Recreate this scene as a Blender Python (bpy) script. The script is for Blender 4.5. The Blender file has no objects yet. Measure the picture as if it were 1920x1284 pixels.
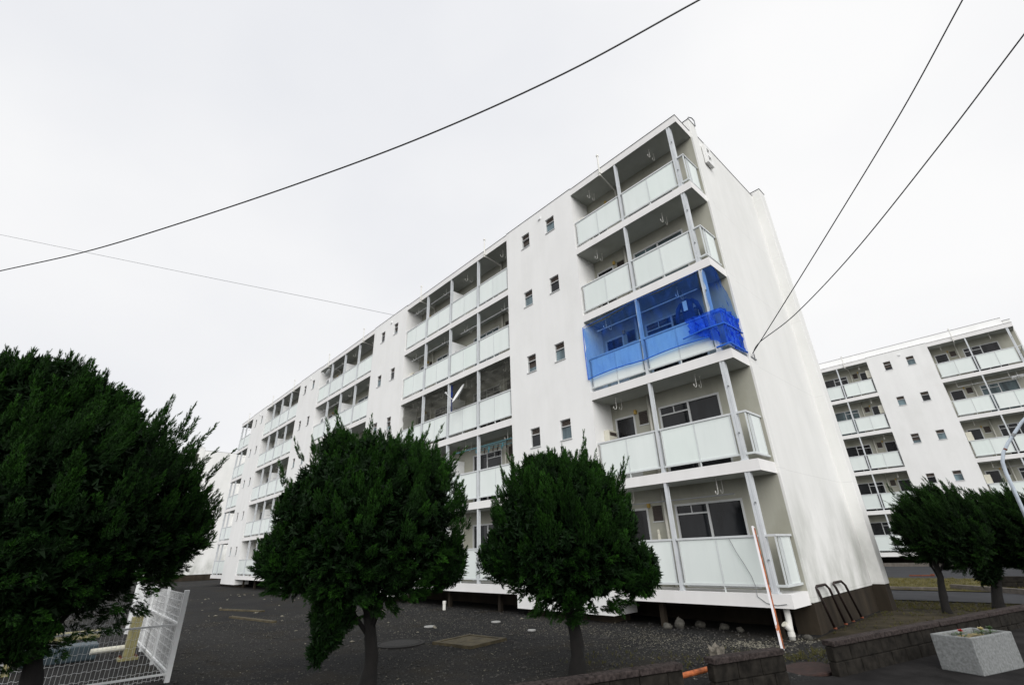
import bpy, math, random
import numpy as np
from mathutils import Vector, Matrix, Euler

S = bpy.context.scene
COL = S.collection
R = math.radians
random.seed(7)

# ------------------------------------------------------------------ camera, sky, sun, exposure
cam_data = bpy.data.cameras.new('camera')
cam = bpy.data.objects.new('camera', cam_data); COL.objects.link(cam)
cam.location = (4.0005, -11.0368, 0.8987)
cam.rotation_euler = (1.9958, 0.0300, 0.8321)
cam_data.sensor_width = 36.0
cam_data.lens = 873.61 / 1920 * 36.0
cam_data.clip_start = 0.1
cam_data.clip_end = 3000
S.camera = cam

SUN_DIR = Vector((0.67, -0.50, 0.56)).normalized()       # towards the (veiled) sun
world = bpy.data.worlds.new('World'); S.world = world
world.use_nodes = True
wn = world.node_tree.nodes; wl = world.node_tree.links
wn.clear()
w_out = wn.new('ShaderNodeOutputWorld'); w_bg = wn.new('ShaderNodeBackground')
w_tc = wn.new('ShaderNodeTexCoord')
w_map = wn.new('ShaderNodeMapping'); w_map.inputs['Scale'].default_value = (1.0, 1.0, 1.6)
w_map.inputs['Location'].default_value = (0.6, 0.25, 0.0)
w_noise = wn.new('ShaderNodeTexNoise'); w_noise.inputs['Scale'].default_value = 1.25
w_noise.inputs['Detail'].default_value = 5; w_noise.inputs['Roughness'].default_value = 0.45
w_ramp = wn.new('ShaderNodeValToRGB')
w_ramp.color_ramp.elements[0].position = 0.30; w_ramp.color_ramp.elements[0].color = (0.83, 0.845, 0.885, 1)
w_ramp.color_ramp.elements[1].position = 0.66; w_ramp.color_ramp.elements[1].color = (0.985, 0.985, 0.99, 1)
wl.new(w_tc.outputs['Generated'], w_map.inputs['Vector'])
wl.new(w_map.outputs['Vector'], w_noise.inputs['Vector'])
wl.new(w_noise.outputs['Fac'], w_ramp.inputs['Fac'])
wl.new(w_ramp.outputs['Color'], w_bg.inputs['Color'])
w_bg.inputs['Strength'].default_value = 0.55
wl.new(w_bg.outputs['Background'], w_out.inputs['Surface'])

sun_data = bpy.data.lights.new('sun', 'SUN')
sun_data.energy = 1.5; sun_data.angle = R(55); sun_data.color = (1.0, 0.985, 0.96)
sun = bpy.data.objects.new('sun', sun_data); COL.objects.link(sun)
sun.rotation_euler = SUN_DIR.to_track_quat('Z', 'Y').to_euler()

S.view_settings.view_transform = 'Standard'
S.view_settings.look = 'None'
S.view_settings.gamma = 1.0
S.view_settings.use_curve_mapping = False
S.view_settings.exposure = 0.84
S.render.engine = 'CYCLES'
S.cycles.max_bounces = 6
S.cycles.transparent_max_bounces = 12

# ------------------------------------------------------------------ helpers
def tag(o, label=None, cat=None, group=None, kind=None):
    if label: o['label'] = label
    if cat: o['category'] = cat
    if group: o['group'] = group
    if kind: o['kind'] = kind
    return o

def empty(name, loc=(0, 0, 0), rz=0.0, parent=None):
    o = bpy.data.objects.new(name, None); COL.objects.link(o)
    o.empty_display_size = 0.2
    o.location = loc; o.rotation_euler = (0, 0, rz)
    if parent: o.parent = parent
    return o

def link(name, me, parent=None, loc=(0, 0, 0), rot=None, scale=None):
    o = bpy.data.objects.new(name, me); COL.objects.link(o)
    o.location = loc
    if rot: o.rotation_euler = rot
    if scale: o.scale = scale
    if parent: o.parent = parent
    return o

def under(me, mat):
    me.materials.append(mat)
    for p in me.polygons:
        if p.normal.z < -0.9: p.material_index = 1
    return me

class MB:
    def __init__(self): self.v = []; self.f = []
    def quad(self, a, b, c, d):
        n = len(self.v); self.v += [tuple(a), tuple(b), tuple(c), tuple(d)]; self.f.append((n, n+1, n+2, n+3)); return self
    def box(self, x0, x1, y0, y1, z0, z1):
        n = len(self.v)
        self.v += [(x0,y0,z0),(x1,y0,z0),(x1,y1,z0),(x0,y1,z0),(x0,y0,z1),(x1,y0,z1),(x1,y1,z1),(x0,y1,z1)]
        self.f += [(n,n+3,n+2,n+1),(n+4,n+5,n+6,n+7),(n,n+1,n+5,n+4),(n+1,n+2,n+6,n+5),(n+2,n+3,n+7,n+6),(n+3,n,n+4,n+7)]
        return self
    def bar(self, p, q, w, d=None, up=(0, 0, 1)):
        p = Vector(p); q = Vector(q); d = w if d is None else d
        a = (q-p).normalized(); s = a.cross(Vector(up))
        if s.length < 1e-4: s = a.cross(Vector((0, 1, 0)))
        s.normalize(); t = s.cross(a)
        n = len(self.v)
        for c in (p, q):
            for i, j in ((-1,-1),(1,-1),(1,1),(-1,1)):
                self.v.append(tuple(c + s*(i*w/2) + t*(j*d/2)))
        self.f += [(n,n+1,n+2,n+3),(n+7,n+6,n+5,n+4)] + [(n+i, n+4+i, n+4+(i+1)%4, n+(i+1)%4) for i in range(4)]
        return self
    def tube(self, pts, rad, seg=8, caps=True):
        pts = [Vector(p) for p in pts]; m = len(pts)
        rad = [rad]*m if isinstance(rad, (int, float)) else rad
        n = len(self.v); prev = None
        for i, p in enumerate(pts):
            a = (pts[min(i+1, m-1)] - pts[max(i-1, 0)]).normalized()
            if prev is None:
                s = a.cross(Vector((0.13, 0.31, 0.94)))
                if s.length < 1e-3: s = a.cross(Vector((1, 0, 0)))
            else:
                s = prev - a*prev.dot(a)
            s.normalize(); prev = s; t = a.cross(s)
            for k in range(seg):
                an = 2*math.pi*k/seg
                self.v.append(tuple(p + (s*math.cos(an) + t*math.sin(an))*rad[i]))
        for i in range(m-1):
            for k in range(seg):
                k2 = (k+1) % seg
                self.f.append((n+i*seg+k, n+i*seg+k2, n+(i+1)*seg+k2, n+(i+1)*seg+k))
        if caps:
            self.f.append(tuple(n+k for k in reversed(range(seg))))
            self.f.append(tuple(n+(m-1)*seg+k for k in range(seg)))
        return self
    def lathe(self, prof, seg=24, c=(0, 0, 0)):
        n = len(self.v)
        for r, z in prof:
            for k in range(seg):
                an = 2*math.pi*k/seg
                self.v.append((c[0]+r*math.cos(an), c[1]+r*math.sin(an), c[2]+z))
        for i in range(len(prof)-1):
            for k in range(seg):
                k2 = (k+1) % seg
                self.f.append((n+i*seg+k, n+i*seg+k2, n+(i+1)*seg+k2, n+(i+1)*seg+k))
        self.f.append(tuple(n+k for k in reversed(range(seg))))
        self.f.append(tuple(n+(len(prof)-1)*seg+k for k in range(seg)))
        return self
    def holes(self, x0, x1, z0, z1, holes, y, depth):
        """wall face at y (looking -y) with rectangular holes and reveals going +depth"""
        xs = sorted(set([x0, x1] + [h[0] for h in holes] + [h[1] for h in holes]))
        zs = sorted(set([z0, z1] + [h[2] for h in holes] + [h[3] for h in holes]))
        for i in range(len(xs)-1):
            for j in range(len(zs)-1):
                cx = (xs[i]+xs[i+1])/2; cz = (zs[j]+zs[j+1])/2
                if any(h[0] < cx < h[1] and h[2] < cz < h[3] for h in holes): continue
                self.quad((xs[i],y,zs[j]),(xs[i+1],y,zs[j]),(xs[i+1],y,zs[j+1]),(xs[i],y,zs[j+1]))
        for a, b, c, d in holes:
            e = y+depth
            self.quad((a,y,c),(a,y,d),(a,e,d),(a,e,c)); self.quad((b,y,c),(b,e,c),(b,e,d),(b,y,d))
            self.quad((a,y,d),(b,y,d),(b,e,d),(a,e,d)); self.quad((a,y,c),(a,e,c),(b,e,c),(b,y,c))
        return self
    def mesh(self, name, mat, smooth=False):
        me = bpy.data.meshes.new(name); me.from_pydata(self.v, [], self.f); me.update()
        me.materials.append(mat)
        if smooth: me.shade_smooth()
        return me
    def build(self, name, mat, parent=None, loc=(0, 0, 0), rot=None, scale=None, smooth=False):
        return link(name, self.mesh(name, mat, smooth), parent, loc, rot, scale)

def bevel(o, w=0.01, seg=2):
    m = o.modifiers.new('bevel', 'BEVEL'); m.width = w; m.segments = seg; m.limit_method = 'ANGLE'
    return o

# ------------------------------------------------------------------ materials
def new_mat(name):
    m = bpy.data.materials.new(name); m.use_nodes = True
    nt = m.node_tree
    return m, nt.nodes, nt.links, nt.nodes['Principled BSDF']

def pos_noise(n, l, scale, vec_scale=(1, 1, 1), detail=6, rough=0.55):
    g = n.new('ShaderNodeNewGeometry'); mp = n.new('ShaderNodeMapping')
    mp.inputs['Scale'].default_value = vec_scale
    nz = n.new('ShaderNodeTexNoise'); nz.inputs['Scale'].default_value = scale
    nz.inputs['Detail'].default_value = detail; nz.inputs['Roughness'].default_value = rough
    l.new(g.outputs['Position'], mp.inputs['Vector']); l.new(mp.outputs['Vector'], nz.inputs['Vector'])
    return nz.outputs['Fac']

def ramp(n, l, src, stops):
    r = n.new('ShaderNodeValToRGB')
    while len(r.color_ramp.elements) < len(stops): r.color_ramp.elements.new(0.5)
    for e, (p, c) in zip(r.color_ramp.elements, stops):
        e.position = p; e.color = (c[0], c[1], c[2], 1) if hasattr(c, '__len__') else (c, c, c, 1)
    l.new(src, r.inputs['Fac']); return r.outputs['Color']

def mul(n, l, a, b, fac=1.0):
    m = n.new('ShaderNodeMix'); m.data_type = 'RGBA'; m.blend_type = 'MULTIPLY'
    m.inputs['Factor'].default_value = fac
    l.new(a, m.inputs['A']); l.new(b, m.inputs['B']); return m.outputs['Result']

def mixc(n, l, fac, a, b):
    m = n.new('ShaderNodeMix'); m.data_type = 'RGBA'
    l.new(fac, m.inputs['Factor'])
    for s, k in ((a, 'A'), (b, 'B')):
        if hasattr(s, 'is_linked') or hasattr(s, 'links'): l.new(s, m.inputs[k])
        else: m.inputs[k].default_value = (s[0], s[1], s[2], 1)
    return m.outputs['Result']

def bump(n, l, src, bsdf, strength=0.3, dist=0.01):
    b = n.new('ShaderNodeBump'); b.inputs['Strength'].default_value = strength; b.inputs['Distance'].default_value = dist
    l.new(src, b.inputs['Height']); l.new(b.outputs['Normal'], bsdf.inputs['Normal'])

def mat_plain(name, col, rough=0.6, metal=0.0, var=0.12, scale=6.0, bmp=0.0, spec=0.5):
    m, n, l, b = new_mat(name)
    c = [ramp(n, l, pos_noise(n, l, scale), [(0.3, [x*(1-var) for x in col]), (0.7, [min(1, x*(1+var)) for x in col])])]
    l.new(c[0], b.inputs['Base Color']); b.inputs['Roughness'].default_value = rough; b.inputs['Metallic'].default_value = metal
    b.inputs['Specular IOR Level'].default_value = spec
    if bmp: bump(n, l, pos_noise(n, l, scale*12), b, bmp, 0.01)
    return m

def mat_wall(name, col, streak=0.10, stain=0.25, stain_col=(0.55, 0.55, 0.50), spread=(0.52, 0.75), joints=False, low=None):
    m, n, l, b = new_mat(name)
    base = ramp(n, l, pos_noise(n, l, 0.6, detail=4), [(0.3, [x*0.965 for x in col]), (0.7, col)])
    st = ramp(n, l, pos_noise(n, l, 1.0, (1.9, 1.9, 0.13), detail=8, rough=0.62), [(0.30, 1-streak), (0.62, 1.0)])
    c = mul(n, l, base, st)
    f = ramp(n, l, pos_noise(n, l, 0.9, (1, 1, 0.55), detail=8, rough=0.62), [(spread[0], 0.0), (spread[1], stain)])
    if low:
        g = n.new('ShaderNodeNewGeometry'); sx = n.new('ShaderNodeSeparateXYZ'); l.new(g.outputs['Position'], sx.inputs[0])
        mr = n.new('ShaderNodeMapRange'); mr.inputs['From Min'].default_value = -0.3; mr.inputs['From Max'].default_value = low
        mr.inputs['To Min'].default_value = 1.0; mr.inputs['To Max'].default_value = 0.13; l.new(sx.outputs['Z'], mr.inputs['Value'])
        mm = n.new('ShaderNodeMath'); mm.operation = 'MULTIPLY'; l.new(f, mm.inputs[0]); l.new(mr.outputs['Result'], mm.inputs[1]); f = mm.outputs[0]
    c = mixc(n, l, f, c, [x*y for x, y in zip(col, stain_col)])
    if joints:
        g = n.new('ShaderNodeNewGeometry'); sx = n.new('ShaderNodeSeparateXYZ'); l.new(g.outputs['Position'], sx.inputs[0])
        md = n.new('ShaderNodeMath'); md.operation = 'PINGPONG'; md.inputs[1].default_value = 1.325
        ad = n.new('ShaderNodeMath'); ad.operation = 'ADD'; ad.inputs[1].default_value = 0.12
        l.new(sx.outputs['Z'], ad.inputs[0]); l.new(ad.outputs[0], md.inputs[0])
        jl = ramp(n, l, md.outputs[0], [(0.0, 0.86), (0.012, 1.0)])
        c = mul(n, l, c, jl)
    l.new(c, b.inputs['Base Color']); b.inputs['Roughness'].default_value = 0.85
    b.inputs['Specular IOR Level'].default_value = 0.25
    bump(n, l, pos_noise(n, l, 55), b, 0.25, 0.004)
    return m

M = {}
M['wall'] = mat_wall('wall_paint', (0.84, 0.84, 0.83), streak=0.045, stain=0.16, spread=(0.48, 0.75))
M['gable'] = mat_wall('gable_paint', (0.80, 0.80, 0.78), streak=0.045, stain=0.85, stain_col=(0.40, 0.42, 0.38), spread=(0.40, 0.68), joints=True, low=2.6)
M['slab'] = mat_wall('slab_paint', (0.82, 0.81, 0.80), streak=0.06, stain=0.22, spread=(0.55, 0.8))
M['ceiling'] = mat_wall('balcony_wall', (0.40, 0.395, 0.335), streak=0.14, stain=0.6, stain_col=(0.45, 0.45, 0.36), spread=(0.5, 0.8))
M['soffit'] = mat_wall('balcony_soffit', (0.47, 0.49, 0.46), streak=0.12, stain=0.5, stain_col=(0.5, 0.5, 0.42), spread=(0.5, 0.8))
M['plinth'] = mat_wall('plinth_concrete', (0.044, 0.034, 0.023), streak=0.6, stain=0.85, stain_col=(0.35, 0.34, 0.34), spread=(0.42, 0.66))
M['alu'] = mat_plain('aluminium_rail', (0.60, 0.62, 0.63), 0.45, 0.0, 0.06, 4)
M['post'] = mat_plain('post_paint', (0.58, 0.605, 0.625), 0.5, 0.0, 0.08, 3)
M['panel'] = mat_plain('frosted_panel', (0.735, 0.80, 0.775), 0.35, 0.0, 0.025, 1.3)
def mat_panel():
    m, n, l, b = new_mat('frosted_panel')
    base = ramp(n, l, pos_noise(n, l, 1.3, (1, 1, 0.5), 5), [(0.3, (0.745, 0.80, 0.775)), (0.7, (0.785, 0.83, 0.81))])
    oi = n.new('ShaderNodeObjectInfo')
    v = ramp(n, l, oi.outputs['Random'], [(0.0, (0.93, 0.94, 0.94)), (0.6, (1.0, 1.0, 1.0)), (1.0, (0.97, 1.0, 0.985))])
    dirt = ramp(n, l, pos_noise(n, l, 1.0, (4, 4, 0.4), 5, 0.55), [(0.34, 0.965), (0.52, 1.0)])
    l.new(mul(n, l, mul(n, l, base, v), dirt), b.inputs['Base Color']); b.inputs['Roughness'].default_value = 0.32
    return m
M['panel'] = mat_panel()
M['panel_frame'] = mat_plain('panel_frame', (0.62, 0.655, 0.655), 0.4, 0.0, 0.05, 5)
M['frame'] = mat_plain('window_frame', (0.52, 0.53, 0.53), 0.4, 0.0, 0.06, 5)
M['flash'] = mat_plain('roof_flashing', (0.07, 0.07, 0.08), 0.5, 0.2, 0.15, 5)
M['pipe'] = mat_plain('pipe_paint', (0.70, 0.69, 0.65), 0.5, 0.0, 0.07, 6)
M['pipe_beige'] = mat_plain('pipe_beige', (0.55, 0.54, 0.48), 0.5, 0.0, 0.1, 6)
M['louvre'] = mat_plain('louvre_slat', (0.20, 0.165, 0.14), 0.5, 0.0, 0.2, 9)
M['dark'] = mat_plain('dark_grille', (0.055, 0.042, 0.034), 0.6, 0.0, 0.3, 30)
M['cream'] = mat_plain('cream_metal', (0.66, 0.64, 0.54), 0.45, 0.0, 0.08, 6)
M['white'] = mat_plain('white_paint', (0.78, 0.79, 0.79), 0.4, 0.0, 0.04, 6)
M['lid_grey'] = mat_plain('grey_plastic_lid', (0.30, 0.30, 0.29), 0.6, 0.0, 0.2, 9)
M['grey'] = mat_plain('grey_metal', (0.25, 0.26, 0.27), 0.5, 0.3, 0.1, 6)
M['black'] = mat_plain('black_rubber', (0.012, 0.012, 0.013), 0.6, 0.0, 0.1, 6)
M['rust'] = mat_plain('rusted_steel', (0.14, 0.036, 0.014), 0.8, 0.0, 0.5, 22, 0.3)
M['rust_dark'] = mat_plain('dark_rust', (0.026, 0.011, 0.008), 0.9, 0.0, 0.5, 12, 0.4)
M['brown_steel'] = mat_plain('brown_steel', (0.022, 0.013, 0.011), 0.6, 0.2, 0.5, 14, 0.2)
M['yellow'] = mat_plain('yellow_paint', (0.26, 0.235, 0.11), 0.6, 0.0, 0.25, 9)
M['ochre'] = mat_plain('ochre_bracket', (0.42, 0.28, 0.06), 0.6, 0.0, 0.25, 14)
M['bluegrey'] = mat_plain('blue_grey_metal', (0.045, 0.07, 0.085), 0.6, 0.0, 0.2, 7)
M['stone'] = mat_plain('stone', (0.07, 0.066, 0.056), 0.85, 0.0, 0.5, 14, 0.4)
M['jacket'] = mat_plain('navy_cloth', (0.012, 0.025, 0.10), 0.9, 0.0, 0.3, 9, 0.3)
M['teal'] = mat_plain('teal_plastic', (0.08, 0.27, 0.33), 0.4, 0.0, 0.1, 9)
M['red'] = mat_plain('red_petal', (0.32, 0.02, 0.015), 0.6, 0.0, 0.2, 20)
M['pale_petal'] = mat_plain('pale_petal', (0.42, 0.36, 0.18), 0.6, 0.0, 0.2, 20)
M['leaf'] = mat_plain('small_leaf', (0.035, 0.07, 0.02), 0.6, 0.0, 0.4, 20)
M['soil'] = mat_plain('dry_soil', (0.21, 0.165, 0.08), 0.95, 0.0, 0.45, 24, 0.6)
M['wood_weathered'] = mat_plain('weathered_wood', (0.15, 0.135, 0.11), 0.9, 0.0, 0.55, 18, 0.8)
M['blanket'] = mat_plain('dark_cloth', (0.03, 0.035, 0.055), 0.9, 0.0, 0.4, 9, 0.3)

def mat_glass(name, col, rough=0.06):
    m, n, l, b = new_mat(name)
    c = ramp(n, l, pos_noise(n, l, 1.6, (1.6, 1, 0.5), detail=4), [(0.35, [x*0.5 for x in col]), (0.7, [x*1.5 for x in col])])
    l.new(c, b.inputs['Base Color']); b.inputs['Roughness'].default_value = rough
    b.inputs['Specular IOR Level'].default_value = 0.32
    return m
M['glass'] = mat_glass('window_glass', (0.012, 0.013, 0.015))
M['glass_blue'] = mat_glass('window_glass_frosted', (0.13, 0.18, 0.20), 0.3)
M['curtain'] = mat_glass('window_glass_curtain', (0.026, 0.026, 0.028), 0.15)
M['curtain_blue'] = mat_glass('window_glass_blue_curtain', (0.085, 0.12, 0.13), 0.2)

def mat_net(name, col, opacity, wr=(6, 6, 2), tint=None):
    m, n, l, b = new_mat(name)
    out = [x for x in n if x.type == 'OUTPUT_MATERIAL'][0]
    l.new(ramp(n, l, pos_noise(n, l, 2.0, wr, 5), [(0.3, [x*0.75 for x in col]), (0.7, [min(1, x*1.25) for x in col])]), b.inputs['Base Color'])
    b.inputs['Roughness'].default_value = 0.7; b.inputs['Specular IOR Level'].default_value = 0.2
    t = n.new('ShaderNodeBsdfTransparent'); t.inputs['Color'].default_value = (*(tint or [0.35+0.65*x for x in col]), 1)
    mx = n.new('ShaderNodeMixShader')
    f = ramp(n, l, pos_noise(n, l, 0.9, wr, 7, 0.7), [(0.34, opacity*0.45), (0.55, opacity), (0.72, min(1, opacity*2.0))])
    l.new(f, mx.inputs[0]); l.new(t.outputs[0], mx.inputs[1]); l.new(b.outputs[0], mx.inputs[2])
    l.new(mx.outputs[0], out.inputs['Surface'])
    return m
M['net_blue'] = mat_net('blue_net', (0.008, 0.085, 0.52), 0.17, tint=(0.48, 0.70, 1.0))
M['net_blue_dense'] = mat_net('blue_net_folded', (0.010, 0.080, 0.60), 0.48, tint=(0.28, 0.48, 1.0))
M['rope_blue'] = mat_plain('blue_rope', (0.012, 0.12, 0.58), 0.6)
M['net_grey'] = mat_net('grey_net', (0.26, 0.26, 0.23), 0.17, (2, 2, 9))

# foliage: tint attribute drives leaf colour
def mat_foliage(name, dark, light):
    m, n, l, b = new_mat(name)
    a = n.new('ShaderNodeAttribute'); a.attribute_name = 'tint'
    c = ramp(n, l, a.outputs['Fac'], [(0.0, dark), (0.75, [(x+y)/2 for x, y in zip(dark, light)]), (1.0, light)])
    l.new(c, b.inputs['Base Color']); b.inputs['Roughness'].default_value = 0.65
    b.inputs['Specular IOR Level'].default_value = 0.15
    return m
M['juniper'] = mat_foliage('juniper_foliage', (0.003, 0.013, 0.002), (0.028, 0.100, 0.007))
M['juniper_far'] = mat_foliage('juniper_foliage_far', (0.003, 0.011, 0.002), (0.022, 0.072, 0.006))
M['bark'] = mat_plain('juniper_bark', (0.005, 0.004, 0.0035), 0.95, 0.0, 0.5, 9, 0.9)

def mat_ground():
    m, n, l, b = new_mat('dark_grit')
    big = pos_noise(n, l, 0.35, detail=5)
    fine = pos_noise(n, l, 38, detail=3, rough=0.8)
    base = ramp(n, l, big, [(0.35, (0.010, 0.010, 0.0105)), (0.65, (0.018, 0.0175, 0.0165))])
    sp = ramp(n, l, fine, [(0.32, 0.30), (0.52, 1.0), (0.66, 3.0)])
    c = mul(n, l, base, sp)
    moss = ramp(n, l, pos_noise(n, l, 0.8, detail=8, rough=0.7), [(0.52, 0.0), (0.68, 0.6)])
    c = mixc(n, l, moss, c, (0.026, 0.020, 0.010))
    l.new(c, b.inputs['Base Color']); b.inputs['Roughness'].default_value = 0.92
    b.inputs['Specular IOR Level'].default_value = 0.15
    bump(n, l, fine, b, 0.7, 0.012)
    return m
M['ground'] = mat_ground()
M['path'] = mat_plain('path_asphalt', (0.017, 0.016, 0.016), 0.95, 0.0, 0.45, 2.4, 0.6, spec=0.1)
M['road'] = mat_plain('road_asphalt', (0.034, 0.035, 0.039), 0.9, 0.0, 0.2, 1.2, 0.3, spec=0.2)
M['grass_ground'] = mat_plain('thin_lawn', (0.085, 0.075, 0.030), 0.95, 0.0, 0.5, 1.6, 0.5, spec=0.1)
M['soil_ground'] = mat_plain('bare_soil', (0.036, 0.030, 0.019), 0.95, 0.0, 0.5, 2.2, 0.6, spec=0.1)
M['kerb'] = mat_plain('kerb_concrete', (0.13, 0.115, 0.10), 0.9, 0.0, 0.3, 6, 0.3)
M['block'] = mat_plain('wall_block', (0.017, 0.015, 0.0125), 0.95, 0.0, 0.6, 9, 0.9, spec=0.15)
M['cap'] = mat_plain('wall_cap', (0.044, 0.035, 0.033), 0.95, 0.0, 0.7, 24, 1.0, spec=0.15)
M['planter'] = mat_plain('aggregate_concrete', (0.24, 0.25, 0.25), 0.9, 0.0, 0.30, 34, 1.0, spec=0.2)
M['chips'] = mat_plain('pale_chips', (0.15, 0.14, 0.11), 0.9, 0.0, 0.6, 30)
M['grit'] = mat_plain('grit_stone', (0.052, 0.050, 0.047), 0.9, 0.0, 0.75, 40, 0.0, 0.2)
M['concrete_mossy'] = mat_plain('mossy_concrete', (0.060, 0.048, 0.024), 0.9, 0.0, 0.5, 6, 0.5)
M['iron'] = mat_plain('cast_iron', (0.016, 0.015, 0.014), 0.8, 0.2, 0.3, 12, 0.3)
M['grass'] = mat_foliage('grass_blade', (0.06, 0.06, 0.018), (0.17, 0.14, 0.04))
M['lamp_pole'] = mat_plain('pale_blue_pole', (0.47, 0.53, 0.60), 0.4, 0.0, 0.12, 6)
def mat_pole():
    m, n, l, b = new_mat('white_rusty_paint')
    f = ramp(n, l, pos_noise(n, l, 7, (1, 1, 0.5), 6, 0.65), [(0.55, 0.0), (0.62, 1.0)])
    l.new(mixc(n, l, f, (0.72, 0.70, 0.72), (0.42, 0.12, 0.03)), b.inputs['Base Color']); b.inputs['Roughness'].default_value = 0.6
    return m
M['pole_white'] = mat_pole()
M['pole_orange'] = mat_plain('orange_rust', (0.36, 0.10, 0.03), 0.7, 0.0, 0.6, 12)

# ------------------------------------------------------------------ ground
def sm(a, b, x):
    t = min(1, max(0, (x-a)/(b-a))); return t*t*(3-2*t)
def gz(x, y):
    z = -0.80 + 0.20*sm(9, 28, y)
    z += 0.09*sm(0.0, 0.5, x)*sm(0.4, 1.6, y)*(1-sm(4.6, 6.2, y))
    return z
def wall_x(y):                      # line of the low block wall
    return 1.22 + 0.273*(y+2.58) if y > -2.58 else 1.22 + 0.36*(y+2.58)

def ground_sheet():
    def axis(lo, hi, a, b, fine, coarse):
        out = [lo]
        x = lo
        while x < hi:
            x += fine if a <= x < b else min(coarse, max(fine, (a-x) if x < a else coarse)); out.append(min(x, hi))
        return sorted(set(round(v, 4) for v in out))
    xs = axis(-900, 700, -10, 8, 0.3, 40); ys = axis(-500, 900, -12, 32, 0.3, 40)
    rnd = random.Random(3)
    nx = len(xs); v = []; f = []
    for y in ys:
        for x in xs:
            v.append((x, y, gz(x, y) + (rnd.uniform(-.008, .008) if abs(x) < 12 and -12 < y < 14 else 0)))
    for j in range(len(ys)-1):
        for i in range(nx-1):
            a = j*nx+i; f.append((a, a+1, a+nx+1, a+nx))
    b = MB(); b.v = v; b.f = f
    return tag(b.build('ground', M['ground'], smooth=True), kind='structure')
ground_sheet()

def strip(name, mat, fx0, fx1, ys, lift, base=None):
    b = MB(); rows = []
    for y in ys:
        row = []
        x0, x1 = fx0(y), fx1(y)
        for i in range(13):
            x = x0+(x1-x0)*i/12
            row.append((x, y, (gz(x, y) if base is None else base)+lift))
        rows.append(row)
    for r in rows: b.v += r
    for j in range(len(rows)-1):
        for i in range(12):
            a = j*13+i; b.f.append((a, a+1, a+14, a+13))
    return tag(b.build(name, mat, smooth=True), kind='structure')
fr = lambda a, b, n: [a+(b-a)*i/n for i in range(n+1)]
strip('footpath', M['path'], lambda y: wall_x(y)-0.05, lambda y: wall_x(y)+30, fr(-40, 11.9, 170), 0.016)
strip('soil', M['soil_ground'], lambda y: 0.10, lambda y: wall_x(y)-0.06, fr(0.4, 8.7, 40), 0.014)
strip('road', M['road'], lambda y: -60, lambda y: 60, fr(9.1, 12.5, 12), 0.024)
strip('lawn', M['grass_ground'], lambda y: -40, lambda y: 40, fr(12.75, 18.6, 20), 0.030)
strip('car_park', M['road'], lambda y: -60, lambda y: 60, fr(18.8, 29.3, 30), 0.012)

def kerb(name, p, q, w, h, mat, label):
    t = empty(name, (p[0], p[1], 0)); tag(t, label, 'kerb')
    d = Vector((q[0]-p[0], q[1]-p[1], 0)); L = d.length; d.normalize(); n = max(1, int(L/0.62)); step = L/n
    for i in range(n):
        a = Vector((p[0], p[1], 0)) + d*(i*step+0.004); c = Vector((p[0], p[1], 0)) + d*((i+1)*step-0.004)
        m = (a+c)/2; z = gz(m.x, m.y)
        b = MB().bar((a.x-p[0], a.y-p[1], z+h/2-0.06), (c.x-p[0], c.y-p[1], z+h/2-0.06), w, h+0.12)
        b.build('kerb_stone', mat, t)
kerb('road_kerb', (-9, 12.62), (0.42, 13.0), 0.15, 0.11, M['kerb'], 'straight pale kerb between the narrow road and the yellowed lawn')
kerb('road_kerb', (0.62, 13.7), (4.6, 10.6), 0.16, 0.17, M['kerb'], 'slanting kerb behind the two junipers at the right edge')
kerb('building_kerb', (-16, 29.5), (14, 30.1), 0.20, 0.20, M['kerb'], 'long kerb along the foot of the rear apartment building')

# ------------------------------------------------------------------ apartment buildings
H = 2.65; T = 0.25; D = 0.936; ROOF = 13.27
SPH = 0.4

def window_glass(k, i):
    return [M['glass'], M['glass'], M['curtain'], M['glass'], M['curtain_blue']][(k*3+i*5) % 5]

MESH = {}
def cached(key, fn):
    if key not in MESH: MESH[key] = fn()
    return MESH[key]

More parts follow.
